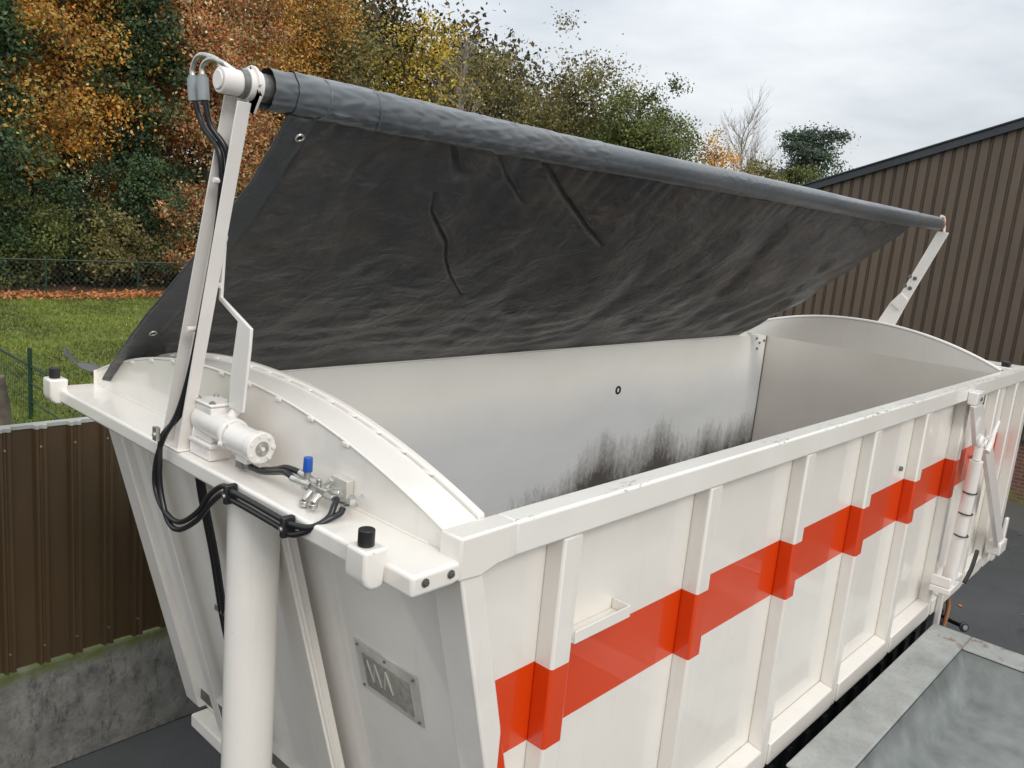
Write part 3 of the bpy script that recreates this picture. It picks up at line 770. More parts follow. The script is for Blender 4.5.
for y0, y1, t_ in ((0.625, 0.602, 0), (0.602, 0.579, 1), (0.579, 0.556, 0), (0.540, 0.517, 1), (0.517, 0.494, 0)):
    za, zb = (-0.650, -0.735) if t_ == 0 else (-0.735, -0.650)
    b.tube([on_front(y0, za, 0.0095), on_front(y1, zb, 0.0095)], 0.0035, 6, False)
b.build('embossing', M['steel_plate'], parent=ip)

# front shelf (a folded plate) with bolts
b = B(); b.prism([(0.0, -0.064), (0.0, 0.0), (0.205, 0.0), (0.205, -0.052), (0.15, -0.064)], XZ, 0.001, W + 0.03)
sh = b.build('front_shelf', M['white'], ct, bevel=0.012, seg=4)
b = B()
for x_ in (0.045, 0.139): b.hexbolt((x_, -0.001, -0.026), (0, -1, 0), 0.0085, 0.008)
b.build_each('bolt', M['dull'], ct)
# arched headboard
def za(y):
    t = abs(y - 1.33) / 1.262
    return 0.058 + 0.232 * max(0, 1 - t ** 2.1)
NA = 60
y0a, y1a = 0.0885, 2.585
ys = [y0a + (y1a - y0a) * i / NA for i in range(NA + 1)]
def arch_band(x0, x1, lo, hi, name, mat, bevel=0.0, bot=None, xz=None):
    b = B()
    n_ = len(ys)
    for xx in (x0, x1):
        for y_ in ys: b.v.append((xx, y_, za(y_) + hi))
    for xx in (x0, x1):
        for y_ in ys: b.v.append((xx, y_, (za(y_) + lo) if bot is None else bot))
    for i in range(NA):
        b.f.append((i, i + 1, n_ + i + 1, n_ + i)); b.f.append((2 * n_ + i, 3 * n_ + i, 3 * n_ + i + 1, 2 * n_ + i + 1))
        b.f.append((i, 2 * n_ + i, 2 * n_ + i + 1, i + 1)); b.f.append((n_ + i, n_ + i + 1, 3 * n_ + i + 1, 3 * n_ + i))
    b.f.append((0, n_, 3 * n_, 2 * n_)); b.f.append((n_ - 1, 3 * n_ - 1, 4 * n_ - 1, 2 * n_ - 1))
    return b.build(name, mat, ct, bevel=bevel, ang=40)
arch_band(0.188, 0.198, 0, -0.012, 'arch_plate', M['white'], 0, bot=0.0005)
arch_band(0.184, 0.324, -0.011, 0.0, 'arch_top', M['white'], 0.004)
arch_band(0.326, 0.354, -0.30, 0.014, 'arch_lip', M['white'], 0.006)
b = B()
for i in range(16):
    y_ = 0.30 + i * 0.135
    b.prism([(0.318, y_), (0.329, y_), (0.329, y_ + 0.05), (0.318, y_ + 0.05)], XY, za(y_ + 0.02) - 0.002, za(y_ + 0.02) + 0.007)
for i in range(9):
    y_ = 0.55 + i * 0.2
    b.box(0.180, 0.190, y_, y_ + 0.035, za(y_ + 0.02) - 0.02, za(y_ + 0.02) - 0.006)
b.build_each('weld_tack', M['white'], ct, bevel=0.003)
# grime line of the weld along the shelf
B().tube([(0.186, 0.15, 0.002), (0.186, 1.2, 0.002), (0.186, 2.5, 0.002)], 0.004, 6).build('weld_seam', M['white'], ct)
# rear arch
def zb(y):
    t = abs(y - 1.32) / 1.25
    return 0.072 + 0.262 * max(0, 1 - t ** 2.1)
b = B()
n_ = NA + 1
for xx in (6.60, 6.625):
    for y_ in ys: b.v.append((xx, y_, zb(y_)))
    for y_ in ys: b.v.append((xx, y_, 0.045))
for i in range(NA):
    b.f.append((i, n_ + i, n_ + i + 1, i + 1)); b.f.append((2 * n_ + i, 2 * n_ + i + 1, 3 * n_ + i + 1, 3 * n_ + i))
    b.f.append((i, i + 1, 2 * n_ + i + 1, 2 * n_ + i)); b.f.append((n_ + i, 3 * n_ + i, 3 * n_ + i + 1, n_ + i + 1))
b.build('rear_arch', M['white'], ct, ang=40)
b = B(); b.tube([(6.612, y_, zb(y_)) for y_ in ys[::3]], 0.016, 8); b.build('rear_arch_lip', M['clean'], ct)
b = B(); b.prism([(7.065, 0.093), (XE + 0.02, 0.093), (XE + 0.02, 2.42), (7.065, 2.42)], XY, 0.032, 0.066); b.build('rear_shelf', M['white'], ct, bevel=0.006)
b = B().box(7.09, 7.16, 0.12, 0.19, 0.0665, 0.115); b.build('rubber_stop', M['rubber'], ct, bevel=0.01)
# bumper brackets with rubber stops
def bumper(y0, y1, yc, xo):
    b = B()
    prof = [(xo - 0.040, 0.045), (xo - 0.040, -0.030), (xo - 0.034, -0.052), (xo - 0.018, -0.068), (xo + 0.004, -0.072), (xo + 0.03, -0.066), (xo + 0.04, 0.045)]
    b.prism(prof, XZ, y0, y1)
    k_ = b.build('bumper_bracket', M['white'], ct, bevel=0.010, seg=3)
    c_ = B().cyl((xo - 0.004, yc, 0.0455), (xo - 0.004, yc, 0.093), 0.0235, 28); c_.build('rubber_stop', M['rubber'], parent=k_, bevel=0.003)
bumper(0.115, 0.205, 0.160, -0.031)
bumper(2.50, 2.60, 2.55, 0.0)
# tray on the side between first two ribs
b = B()
b.prism([(0.765, -0.405), (1.095, -0.405), (1.095, -0.452), (0.765, -0.452)], XZ, 0.004, 0.010)
b.box(0.765, 1.095, 0.0105, 0.0865, -0.452, -0.446); b.box(1.089, 1.095, 0.0105, 0.0865, -0.4455, -0.405)
b.build('side_tray', M['white'], ct, bevel=0.002)
# tailgate linkage on the near side
B().box(5.31, 5.50, -0.07, -0.001, -0.065, 0.030).build('hinge_block', M['clean'], ct, bevel=0.008)
b = B(); b.cyl((5.40, -0.071, -0.02), (5.40, -0.080, -0.02), 0.016, 14); b.build('hinge_pin', M['dull'], ct)
b = B().box(5.503, 5.525, -0.07, -0.02, -0.075, 0.0); b.build('hinge_rubber', M['rubber'], ct)
b = B()
b.prism([(5.26, -0.067), (5.52, -0.067), (5.90, -0.40), (5.58, -0.42)], XZ, -0.070, -0.035)
b.build('upper_link', M['clean'], ct, bevel=0.006)
b = B(); b.prism([(5.60, -0.38), (5.78, -0.34), (7.12, -1.50), (6.94, -1.54)], XZ, -0.115, -0.077)
b.build('lower_link', M['clean'], ct, bevel=0.006)
b = B().box(6.96, 7.20, -0.13, -0.02, -1.62, -1.50); b.build('link_foot', M['clean'], ct, bevel=0.01)
b = B().box(7.205, 7.27, -0.10, -0.07, -1.60, -1.32); b.build('latch_hook', M['clean'], ct, bevel=0.01)
b = B(); b.tube([(5.62, -0.13, -0.44), (5.68, -0.135, -0.38), (5.72, -0.135, -0.30), (5.80, -0.135, -0.22)], [0.024, 0.020, 0.016, 0.012], 8); b.build('release_lever', M['clean'], ct)
hc = B(); hc.cyl((5.36, -0.13, -0.47), (5.42, -0.10, -1.468), 0.046, 32); hc = hc.build('tailgate_cylinder', M['clean'], ct)
b = B()
for k in (0.24, 0.40, 0.57): 
    c_ = Vector((5.36, -0.13, -0.47)).lerp(Vector((5.40, -0.12, -1.50)), k); b.torus(c_, (0.04, 0.01, -1.03), 0.0465, 0.0055, 28, 6)
b.build_each('ring', M['rubber'], parent=hc)
b = B(); b.cyl((5.36, -0.13, -0.469), (5.37, -0.13, -0.37), 0.030, 16); b.torus((5.38, -0.13, -0.335), (0, 1, 0), 0.035, 0.02); b.build('rod_eye', M['clean'], parent=hc)
b = B().box(5.28, 5.54, -0.15, -0.002, -1.52, -1.47).box(5.29, 5.32, -0.14, -0.002, -1.469, -1.39).box(5.60, 5.65, -0.045, -0.002, -1.92, -1.40)
b.build('cylinder_bracket', M['clean'], ct, bevel=0.008)
b = B(); b.tube([(5.58, -0.17, -1.48), (5.66, -0.18, -1.40), (5.78, -0.17, -1.33), (5.86, -0.16, -1.29)], 0.016, 8); b.build('grease_hose', M['hose'], ct)
b = B()
for x_, z_ in ((6.18, -0.62), (4.32, -0.42)): b.cyl((x_, 0.089, z_), (x_, 0.07, z_), 0.016, 10)
b.build_each('bolt', M['dull'], ct)

# ================================================================== tarpaulin cover mechanism
RY, RZ, RR = 1.0, 1.291, 0.066
cv = thing('tarpaulin_cover', (0.03, 1.41, 0.0), 'black tarpaulin cover on a roller held by two white swing arms over the container', 'tarpaulin cover')
g = np.random.default_rng(5)
P0 = Vector((0, RY - 0.006, RZ - 0.062)); P1 = Vector((0, 2.413, 0.030))
Ld = (P1 - P0); Nn = Vector((0, -Ld.z, Ld.y)).normalized() * -1      # pointing down and towards the viewer
if Nn.z > 0: Nn = -Nn
XA, XB = 0.195, 6.60
def seg_d(px, pu, a, b):
    ax, au = a; bx, bu = b; vx, vu = bx - ax, bu - au; L2 = vx * vx + vu * vu
    t = max(0, min(1, ((px - ax) * vx + (pu - au) * vu) / L2)); d = math.hypot(px - ax - t * vx, pu - au - t * vu)
    return d, t
CR = [([(1.05, 0.28), (1.12, 0.40), (1.26, 0.52), (1.36, 0.60), (1.44, 0.72), (1.58, 0.86), (1.80, 1.04)], 0.030, 0.010), ([(1.20, 0.0), (1.36, 0.12), (1.60, 0.27)], 0.022, 0.010),
      ([(1.50, 0.0), (1.85, 0.20), (2.28, 0.42), (2.50, 0.52)], 0.036, 0.012), ([(0.95, 0.0), (1.10, 0.16)], 0.035, 0.018), ([(0.42, 0.05), (0.30, 0.3), (0.36, 0.5)], 0.02, 0.05),
      ([(3.1, 0.55), (3.35, 1.1), (3.3, 1.5)], 0.02, 0.10), ([(4.3, 0.25), (4.6, 0.8), (4.9, 1.5)], 0.02, 0.10), ([(2.1, 0.9), (2.4, 1.4), (2.8, 1.7)], 0.018, 0.07),
      ([(5.4, 0.1), (5.9, 0.7), (6.2, 1.3)], 0.02, 0.08), ([(0.7, 0.0), (0.62, 0.25)], 0.016, 0.03)]
SL = Ld.length
def disp(x, u):
    L = u * SL; d = 0.0
    d += 0.055 * math.sin(math.pi * min(1, max(0, u))) * (0.5 + 0.5 * math.sin(math.pi * (x - XA) / (XB - XA)))
    d += 0.010 * math.sin(x * 2.1 + L * 1.3) * u + 0.007 * math.sin(x * 5.3 - L * 2.2 + 1) + 0.004 * math.sin(x * 11 + L * 5)
    # fine gathers below the roll and ripples along the lower edge
    d += 0.007 * math.sin(x * 46 + 3 * math.sin(x * 3) - L * 6) * math.exp(-L / 0.22) * (1 if x < 2.2 else 0.4)
    d += 0.0055 * (0.55 + 0.6 * mnoise.noise(Vector((x * 1.5, L * 3, 1)))) * math.sin(L * 42 + 2.5 * math.sin(x * 4.2) + x * 3) * max(0, min(1, (u - 0.55) / 0.25)) * (1 if x < 3.4 else 0.5)
    d += 0.010 * math.sin((x * 0.8 + L) * 13 + math.sin(x * 2)) * max(0, min(1, (x - 4.6) / 1.4)) * (0.3 + u)
    q = Vector((x * 5.0, L * 7.0, 0.0)); ns = mnoise.noise(q); d += 0.004 * ns
    d += 0.0022 * mnoise.noise(Vector((x * 13 + 3 * ns, L * 17, 4.0))) + 0.0013 * mnoise.noise(Vector((x * 34, L * 42, 9.0)))
    d -= 0.003 * max(0.0, 0.30 - abs(mnoise.noise(Vector((x * 2.3 + 7, L * 2.6 + 0.6 * ns, 2.0))))) / 0.30
    d += 0.006 * math.sin(x * 9 - L * 5.5 + 1.5 * ns) * math.exp(-((L - 0.45) / 0.6) ** 2)
    for pts, amp, wd in CR:
        best = 9; bt = 0
        for i in range(len(pts) - 1):
            dd, t = seg_d(x, L, pts[i], pts[i + 1])
            if dd < best: best = dd; bt = (i + t) / (len(pts) - 1)
        if best < wd * 3:
            d -= amp * math.exp(-(best / wd) ** 2) * math.sin(math.pi * (0.12 + 0.76 * bt)) ** 0.6 * 0.8
    return d * min(1.0, max(0.0, (1.0 - u) / 0.10)) ** 0.7 if u > 0.9 else d
def xs_front(u): return XA + 0.02 * math.sin(u * 7) - 0.06 * u
def xs_rear(u): return XB - 0.05 * math.sin(math.pi * u) - 0.20 * u ** 3
def tarp_pt(s_, u):
    a, b_ = xs_front(u), xs_rear(u)
    x = a + (b_ - a) * s_
    p = Vector((x, 0, 0)) + P0 + Ld * u + Nn * disp(x, u)
    # the front edge curls outwards a little
    e = max(0, 1 - (x - a) / 0.16); p += Vector((0, -0.25, 0.5)).normalized() * 0.03 * e * e * u
    return p
HS = 0.019
b = B(); b.grid(lambda s_, u: tarp_pt(HS + (1 - HS) * s_, u), 980, 190)
sheet_o = b.build('tarpaulin', M['tarp'], cv, solid=0.004, ang=180)
b = B(); b.grid(lambda s_, u: tarp_pt(HS * s_, u) + Nn * 0.0025, 8, 110)
hem = b.build('hem', M['hem'], parent=sheet_o, solid=0.006, ang=180)
# loose flap at the lower front corner
fl = [[(0.10, 2.73, 0.150), (0.085, 2.69, 0.142), (0.08, 2.66, 0.135)],
      [(0.15, 2.70, 0.085), (0.135, 2.66, 0.080), (0.13, 2.63, 0.070)],
      [(0.24, 2.66, 0.060), (0.21, 2.60, 0.062), (0.19, 2.55, 0.055)],
      [(0.33, 2.62, 0.095), (0.28, 2.54, 0.088), (0.235, 2.46, 0.080)],
      [(0.42, 2.60, 0.130), (0.36, 2.50, 0.125), (0.30, 2.38, 0.130)]]
def flp(u, v):
    i = min(3, int(u * 4)); t = u * 4 - i; j = min(1, int(v * 2)); q = v * 2 - j
    t = t * t * (3 - 2 * t)
    A = Vector(fl[i][j]).lerp(Vector(fl[i][j + 1]), q); C2 = Vector(fl[i + 1][j]).lerp(Vector(fl[i + 1][j + 1]), q)
    return A.lerp(C2, t) + Vector((0, 0, 0.006 * math.sin(u * 19 + v * 4)))
B().grid(flp, 32, 8).build('corner_flap', M['hem'], parent=sheet_o, solid=0.004, ang=180)
def grommet(s_, u, nm='eyelet'):
    p = tarp_pt(s_, u) + Nn * 0.008
    o = B().torus(p, Nn, 0.0145, 0.0045).build(nm, M['zinc'], parent=sheet_o)
    B().tube([p - Nn * 0.002, p + Nn * 0.0012], 0.011, 14, False).build('eyelet_hole', M['rubber'], parent=sheet_o)
for u in (0.045, 0.39, 0.735): grommet(0.0125, u)
# the roll of cloth round the tube
def roll(x0, x1, r, amp, name, mat, spiral=True, nu=260):
    b = B()
    def fn(u, v):
        x = x0 + (x1 - x0) * u; a = v * 2 * math.pi
        rr = r + amp * math.sin(x * 5 - a) * 0.3
        rr += 0.003 * math.sin(x * 1.7 + a)
        wv = mnoise.noise(Vector((x * 4.5 + 1.1 * a, math.cos(a) * 1.6, math.sin(a) * 1.6)))
        w2 = mnoise.noise(Vector((x * 14 + 3.2 * a, math.cos(a) * 2.5, math.sin(a) * 2.5)))
        kf = 1.0 if x < 1.9 else (0.5 if 3.0 < x < 3.6 else 0.2)
        fl_ = math.sin(x * 30 - a * 2.6 + 2.2 * wv)
        rr += kf * (0.0025 * wv + 0.0042 * abs(fl_) ** 0.7 * (0.6 + w2))
        # free edge of the cloth
        rr += 0.004 * (1 if (a + 0.35 * math.sin(x * 0.9)) % 6.283 > 3.9 else 0)
        return (x, RY + rr * math.cos(a), RZ + rr * math.sin(a))
    b.grid(fn, nu, 72)
    return b.build(name, mat, cv, ang=60)
rl_ = roll(0.20, 6.62, RR, 0.0028, 'cloth_roll', M['roll'], nu=900)
roll(6.62, 7.28, RR - 0.004, 0.0025, 'roll_end', M['roll'], nu=60)
roll(0.115, 0.20, RR - 0.004, 0.002, 'roll_end', M['roll'], nu=10)
b = B(); b.torus((6.62, RY, RZ), (1, 0.15, 0.1), RR - 0.001, 0.006, 32, 6); b.torus((6.80, RY, RZ), (1, -0.3, 0.1), RR - 0.006, 0.005, 32, 6)
b.torus((0.31, RY, RZ), (1, 0.25, -0.1), RR + 0.002, 0.004, 32, 6); b.torus((0.55, RY, RZ), (1, -0.22, 0.1), RR + 0.003, 0.004, 32, 6)
b.build_each('fold_edge', M['roll'], cv, gap=-5)
b = B().cyl((0.02, RY, RZ), (7.40, RY, RZ), 0.045, 24); b.build('roller_tube', M['dull'], cv)

# near swing arm: open channel, leaning
def arm_pt(t, side):    # t 0 foot .. 1 head ; side 0 near flange, 1 far flange
    y = (1.348 if side == 0 else 1.478) + ((0.972 if side == 0 else 1.060) - (1.348 if side == 0 else 1.478)) * t
    return y, 0.0025 + 1.235 * t
def arm_slab(x0, x1, ya0, ya1, yb0, yb1, z0, z1, b):
    b.add([(x0, ya0, z0), (x1, ya0, z0), (x1, ya1, z0), (x0, ya1, z0), (x0, yb0, z1), (x1, yb0, z1), (x1, yb1, z1), (x0, yb1, z1)],
          [(3, 2, 1, 0), (4, 5, 6, 7), (0, 1, 5, 4), (1, 2, 6, 5), (2, 3, 7, 6), (3, 0, 4, 7)])
ZT = 1.235
b = B()
arm_slab(0.004, 0.052, 1.348, 1.354, 0.972, 0.978, 0.003, ZT, b)
arm_slab(0.0465, 0.052, 1.3545, 1.472, 0.9785, 1.054, 0.003, ZT + 0.03, b)
arm_slab(0.004, 0.052, 1.4725, 1.478, 1.0545, 1.060, 0.003, ZT + 0.02, b)
arm = b.build('swing_arm', M['clean'], cv, bevel=0.002)
b = B()
cpts = [(RY + 0.062 * math.cos(a), RZ + 0.062 * math.sin(a)) for a in np.linspace(-0.5, math.pi + 0.3, 14)]
b.prism([(0.975, ZT - 0.03), (0.94, ZT + 0.02)] + cpts[1:-1] + [(1.058, ZT + 0.0)], YZ, 0.059, 0.068)
b.build('arm_head', M['clean'], parent=arm, bevel=0.002)
b = B(); b.tube([(0.04, RY, RZ), (0.085, RY, RZ)], 0.05, 28, False); b.build('bearing', M['clean'], parent=arm)
# small motor on the tube end, fed by two slim pipes
b = B().cyl((-0.045, RY, RZ), (0.038, RY, RZ), 0.040, 28); b.cyl((-0.052, RY, RZ), (-0.0455, RY, RZ), 0.030, 24)
b.build('roller_motor', M['clean'], cv, bevel=0.004)
for k in (0, 1):
    y_ = 1.200 - 0.065 * k
    B().tube([(-0.031, y_, 1.312), (-0.031, y_, 1.335), (-0.030, y_ - 0.02, 1.365 - 0.012 * k), (-0.028, y_ - 0.06, 1.375 - 0.016 * k), (-0.026, RY + 0.05 - 0.03 * k, 1.355 - 0.01 * k), (-0.025 + 0.03 * k, RY + 0.02 - 0.02 * k, RZ + 0.035)], 0.0085, 10).build('feed_pipe', M['zinc'], cv)
# foot plate
b = B().box(-0.005, 0.10, 1.325, 1.50, 0.0008, 0.009); b.build('foot_plate', M['clean'], cv, bevel=0.003)

# bent bracket plate from the arm down to the gearbox
b = B()
b.prism([(1.205, 0.80), (1.190, 0.80), (1.207, 0.590), (1.000, 0.508), (1.006, 0.44), (1.040, 0.205), (1.135, 0.205), (1.125, 0.34), (1.088, 0.520), (1.222, 0.578)], YZ, 0.088, 0.100)
bp = b.build('bracket_plate', M['clean'], cv, bevel=0.003)
b = B(); b.tube([(0.088, 1.196, 0.765), (0.06, 1.215, 0.765)], 0.010, 8, False); b.tube([(0.088, 1.206, 0.63), (0.06, 1.24, 0.63)], 0.010, 8, False)
b.torus((0.085, 1.185, 0.80), (1, 0, 0), 0.017, 0.004, 16, 6); b.build_each('bolt', M['clean'], parent=bp)

# worm gearbox and hydraulic motor
b = B()
b.box(0.045, 0.135, 1.175, 1.30, 0.065, 0.196)
b.cyl((0.082, 1.30, 0.135), (0.078, 1.08, 0.128), 0.052, 28)
b.box(0.040, 0.140, 1.17, 1.305, 0.197, 0.210)
gb = b.build('gearbox', M['clean'], cv, bevel=0.012, seg=3)
b = B().box(0.030, 0.130, 1.15, 1.315, 0.050, 0.0645).box(0.035, 0.12, 1.165, 1.175, 0.002, 0.049).box(0.035, 0.12, 1.30, 1.31, 0.002, 0.049).box(0.036, 0.045, 1.176, 1.299, 0.002, 0.049)
b.build('motor_mount', M['clean'], cv, bevel=0.004)
b = B()
for p in ((0.055, 1.185, 0.210), (0.125, 1.185, 0.210), (0.055, 1.29, 0.210), (0.125, 1.29, 0.210)): b.hexbolt(p, (0, 0, 1), 0.008, 0.008)
b.build_each('bolt', M['zinc'], parent=gb)
b = B()
b.cyl((0.075, 1.085, 0.122), (0.075, 1.062, 0.121), 0.058, 32); b.cyl((0.075, 1.061, 0.117), (0.085, 0.93, 0.112), 0.051, 32)
b.cyl((0.0845, 0.935, 0.1122), (0.087, 0.902, 0.111), 0.0565, 32)
b.box(0.055, 0.105, 0.95, 1.02, 0.045, 0.085)
mo = b.build('hydraulic_motor', M['clean'], cv, bevel=0.004)
b = B(); dm = Vector((0.086 - 0.0845, 0.902 - 0.935, -0.001)).normalized(); c0 = Vector((0.087, 0.9015, 0.111))
b.tube([c0, c0 + dm * 0.004], 0.026, 24, False); b.torus(c0 + dm * 0.003, dm, 0.017, 0.003)
b.build('end_cap', M['zinc'], parent=mo)
b = B(); b.tube([c0 + dm * 0.0045, c0 + dm * 0.009], 0.007, 12, False)
for k in range(7):
    a = k * 0.9; b.hexbolt(c0 + Vector((math.cos(a) * 0.045, 0, math.sin(a) * 0.045)), dm, 0.0055, 0.006)
for a in (0.6, 2.0, 3.5, 4.9): b.hexbolt(Vector((0.072 + math.cos(a) * 0.055, 1.060, 0.117 + math.sin(a) * 0.050)), (0, -1, 0), 0.006, 0.007)
b.build_each('bolt', M['clean'], parent=mo)
b = B()
b.cyl((0.09, 1.12, 0.170), (0.12, 1.105, 0.215), 0.018, 16)
b.build('oil_plug', M['clean'], parent=gb)

# hydraulic valve block with blue knob
vb = B()
vb.box(0.098, 0.140, 0.55, 0.635, 0.038, 0.064); vb.cyl((0.112, 0.60, 0.064), (0.112, 0.60, 0.085), 0.009, 6); vb.cyl((0.125, 0.575, 0.064), (0.135, 0.56, 0.092), 0.010, 8); vb.cyl((0.14, 0.57, 0.05), (0.165, 0.57, 0.05), 0.014, 8)
vb.cyl((0.075, 0.70, 0.066), (0.10, 0.63, 0.056), 0.013, 10); vb.cyl((0.105, 0.70, 0.080), (0.125, 0.62, 0.060), 0.013, 10)
vb.cyl((0.10, 0.64, 0.05), (0.10, 0.665, 0.05), 0.017, 6); vb.cyl((0.130, 0.55, 0.05), (0.132, 0.51, 0.058), 0.013, 6); vb.cyl((0.105, 0.55, 0.045), (0.100, 0.50, 0.050), 0.012, 6)
vb.cyl((0.085, 0.60, 0.050), (0.060, 0.60, 0.022), 0.012, 10); vb.cyl((0.060, 0.60, 0.022), (0.060, 0.60, 0.005), 0.016, 12)
vb.cyl((0.085, 0.555, 0.050), (0.058, 0.55, 0.028), 0.012, 10); vb.cyl((0.058, 0.55, 0.028), (0.058, 0.55, 0.012), 0.016, 12)
vb.cyl((0.105, 0.655, 0.066), (0.107, 0.657, 0.10), 0.012, 12)
v_o = vb.build('valve_block', M['zinc'], cv, bevel=0.002)
b = B().cyl((0.107, 0.657, 0.094), (0.108, 0.658, 0.143), 0.0165, 8, 0.0155); b.build('blue_knob', M['blue'], parent=v_o, bevel=0.003)
b = B().box(0.158, 0.187, 0.515, 0.600, 0.030, 0.092); b.build('valve_mount', M['steel_plate'], parent=v_o, bevel=0.003)
b = B(); b.cyl((0.112, 0.475, 0.040), (0.122, 0.440, 0.050), 0.011, 8); b.cyl((0.122, 0.440, 0.050), (0.132, 0.425, 0.054), 0.015, 6); b.cyl((0.122, 0.45, 0.050), (0.155, 0.48, 0.050), 0.010, 8); b.cyl((0.132, 0.43, 0.054), (0.150, 0.42, 0.075), 0.008, 8)
b.build('fitting', M['zinc'], parent=v_o)
b = B().box(0.070, 0.105, 1.00, 1.045, 0.012, 0.044); b.cyl((0.085, 1.0, 0.028), (0.085, 0.965, 0.030), 0.014, 6); b.build('fitting', M['dull'], parent=v_o, bevel=0.002)

# hoses
b = B(); b.tube([(0.085, 0.97, 0.030), (0.085, 0.90, 0.032), (0.09, 0.83, 0.048), (0.085, 0.77, 0.066), (0.080, 0.73, 0.072), (0.078, 0.70, 0.068)], 0.0110, 12)
b.tube([(0.09, 0.90, 0.036), (0.10, 0.83, 0.056), (0.10, 0.77, 0.078), (0.105, 0.70, 0.080)], 0.0105, 12)
b.build_each('motor_hose', M['hose'], cv, gap=-0.05)
def arm_c(t, x, dy=0.0): 
    y0 = 1.413 + dy; y1 = 1.016 + dy; return (x, y0 + (y1 - y0) * t, ZT * t)
b = B()
for k, dx in ((0, -0.0145), (1, 0.0145)):
    pts = [(-0.030, 1.190 + (0.010 - 0.065 * k), 1.300), (-0.025, 1.190 - 0.065 * k, 1.235), (-0.01, 1.165 - 0.05 * k, 1.16 - 0.0 * k), arm_c(0.86, 0.022 + dx * 0.7, 0.015 - 0.012 * k), arm_c(0.7, 0.032 + dx * 0.3, -0.012), arm_c(0.45, 0.030 + dx * 0.3, -0.024), arm_c(0.25, 0.024 + dx * 0.4, -0.028), arm_c(0.12, 0.008 + dx * 0.5, -0.026),
           (-0.030, 1.385 + dx * 0.5, 0.052), (-0.040, 1.405 - dx, -0.054), (-0.040, 1.402 - dx * 1.5, -0.155), (-0.040, 1.335 - dx, -0.238 - dx), (-0.040, 1.232, -0.246 - dx), (-0.036, 1.106, -0.170 - dx),
           (-0.030, 1.027, -0.085 - dx * 1.2), (-0.028, 0.95, -0.030 - dx), (-0.028, 0.90, -0.030 - dx), (-0.028, 0.75, -0.030 - dx), (-0.028, 0.60, -0.032 - dx), (-0.024, 0.53, -0.034 - dx * 1.1)]
    if k == 0: pts += [(0.0, 0.470, -0.012), (0.05, 0.448, 0.012), (0.085, 0.445, 0.022), (0.10, 0.452, 0.034)]
    else: pts += [(0.002, 0.475, -0.02), (0.05, 0.455, 0.012), (0.075, 0.462, 0.045), (0.095, 0.478, 0.055), (0.10, 0.49, 0.05)]
    b.tube(pts, 0.0100, 12)
b.build_each('hydraulic_hose', M['hose'], cv, gap=-5)
b = B()
for k in (0, 1):
    y_ = 1.200 - 0.065 * k; b.cyl((-0.0302, y_, 1.305), (-0.0265, y_ - 0.006, 1.235), 0.0185, 16); b.cyl((-0.031, y_, 1.315), (-0.0302, y_, 1.304), 0.014, 6)
b.build_each('hose_sleeve', M['sleeve'], cv)
for (y_, z_) in ((0.905, -0.030), (0.56, -0.033)):
    c_ = B().box(-0.046, -0.001, y_ - 0.011, y_ + 0.011, z_ - 0.034, z_ + 0.034); c_.build('hose_clamp', M['rubber'], cv, bevel=0.005)
b = B()
for (y_, z_) in ((0.905, -0.030), (0.56, -0.033)): b.hexbolt((-0.047, y_, z_ - 0.004), (-1, 0, 0), 0.006, 0.005)
b.hexbolt((-0.058, 1.40, 0.058), (-1, 0, 0.2), 0.007, 0.006); b.box(-0.056, -0.040, 1.388, 1.418, 0.035, 0.085)
b.build_each('clamp_bolt', M['zinc'], cv)
b = B().box(-0.03, 0.0, 1.36, 1.375, 0.43, 0.445) ; b.cyl((-0.004, *arm_c(0.38, 0)[1:]), (0.02, *arm_c(0.38, 0)[1:]), 0.009, 8); b.cyl((-0.004, *arm_c(0.80, 0)[1:]), (0.02, *arm_c(0.80, 0)[1:]), 0.009, 8)
b = B(); b.cyl((-0.006, *arm_c(0.38, 0)[1:]), (0.04, *arm_c(0.38, 0)[1:]), 0.010, 8); b.cyl((-0.006, *arm_c(0.80, 0)[1:]), (0.04, *arm_c(0.80, 0)[1:]), 0.010, 8)
b.build_each('hose_clip', M['clean'], parent=arm)
# supply hoses down the slanting front
b = B()
for dy in (0, 0.028):
    b.tube([(0.17, 1.500 + dy, -0.065), (0.20, 1.515 + dy, -0.25), (0.27, 1.535 + dy, -0.55), (0.37, 1.60 + dy, -0.95), (0.50, 1.62 + dy, -1.45), (0.60, 1.62 + dy, -1.9)], 0.013, 10)
b.build_each('supply_hose', M['hose'], cv, gap=-5)
b = B().box(0.335, 0.36, 1.565, 1.66, -0.86, -0.83); b.build_each('hose_clip', M['zinc'], cv, bevel=0.003)

# rear swing arm
b = B(); b.prism([(1.008, 1.226), (0.907, 1.217), (1.151, 0.56), (1.248, 0.273), (1.30, 0.068), (1.50, 0.068), (1.406, 0.319), (1.327, 0.493), (1.24, 0.607)], YZ, 7.375, 7.400)
ra = b.build('swing_arm', M['clean'], cv, bevel=0.004)
b = B(); b.prism([(1.235, 0.600), (1.320, 0.495), (1.225, 0.430), (1.16, 0.545)], YZ, 7.355, 7.3745); b.build('reinforcement', M['clean'], parent=ra, bevel=0.004)
b = B()
for (y_, z_) in ((1.185, 0.77), (1.135, 0.755), (1.215, 0.675), (1.165, 0.655)): b.hexbolt((7.374, y_, z_), (-1, 0, 0), 0.013, 0.012)
b.build_each('bolt', M['dull'], parent=ra)
b = B()
pts = [(7.31, RY - 0.02, RZ + 0.075), (7.37, RY - 0.03, RZ + 0.06), (7.395, RY - 0.035, RZ), (7.39, RY - 0.045, RZ - 0.07)]
b.tube(pts, 0.014, 8); b.build('end_hook', M['clean'], parent=ra)
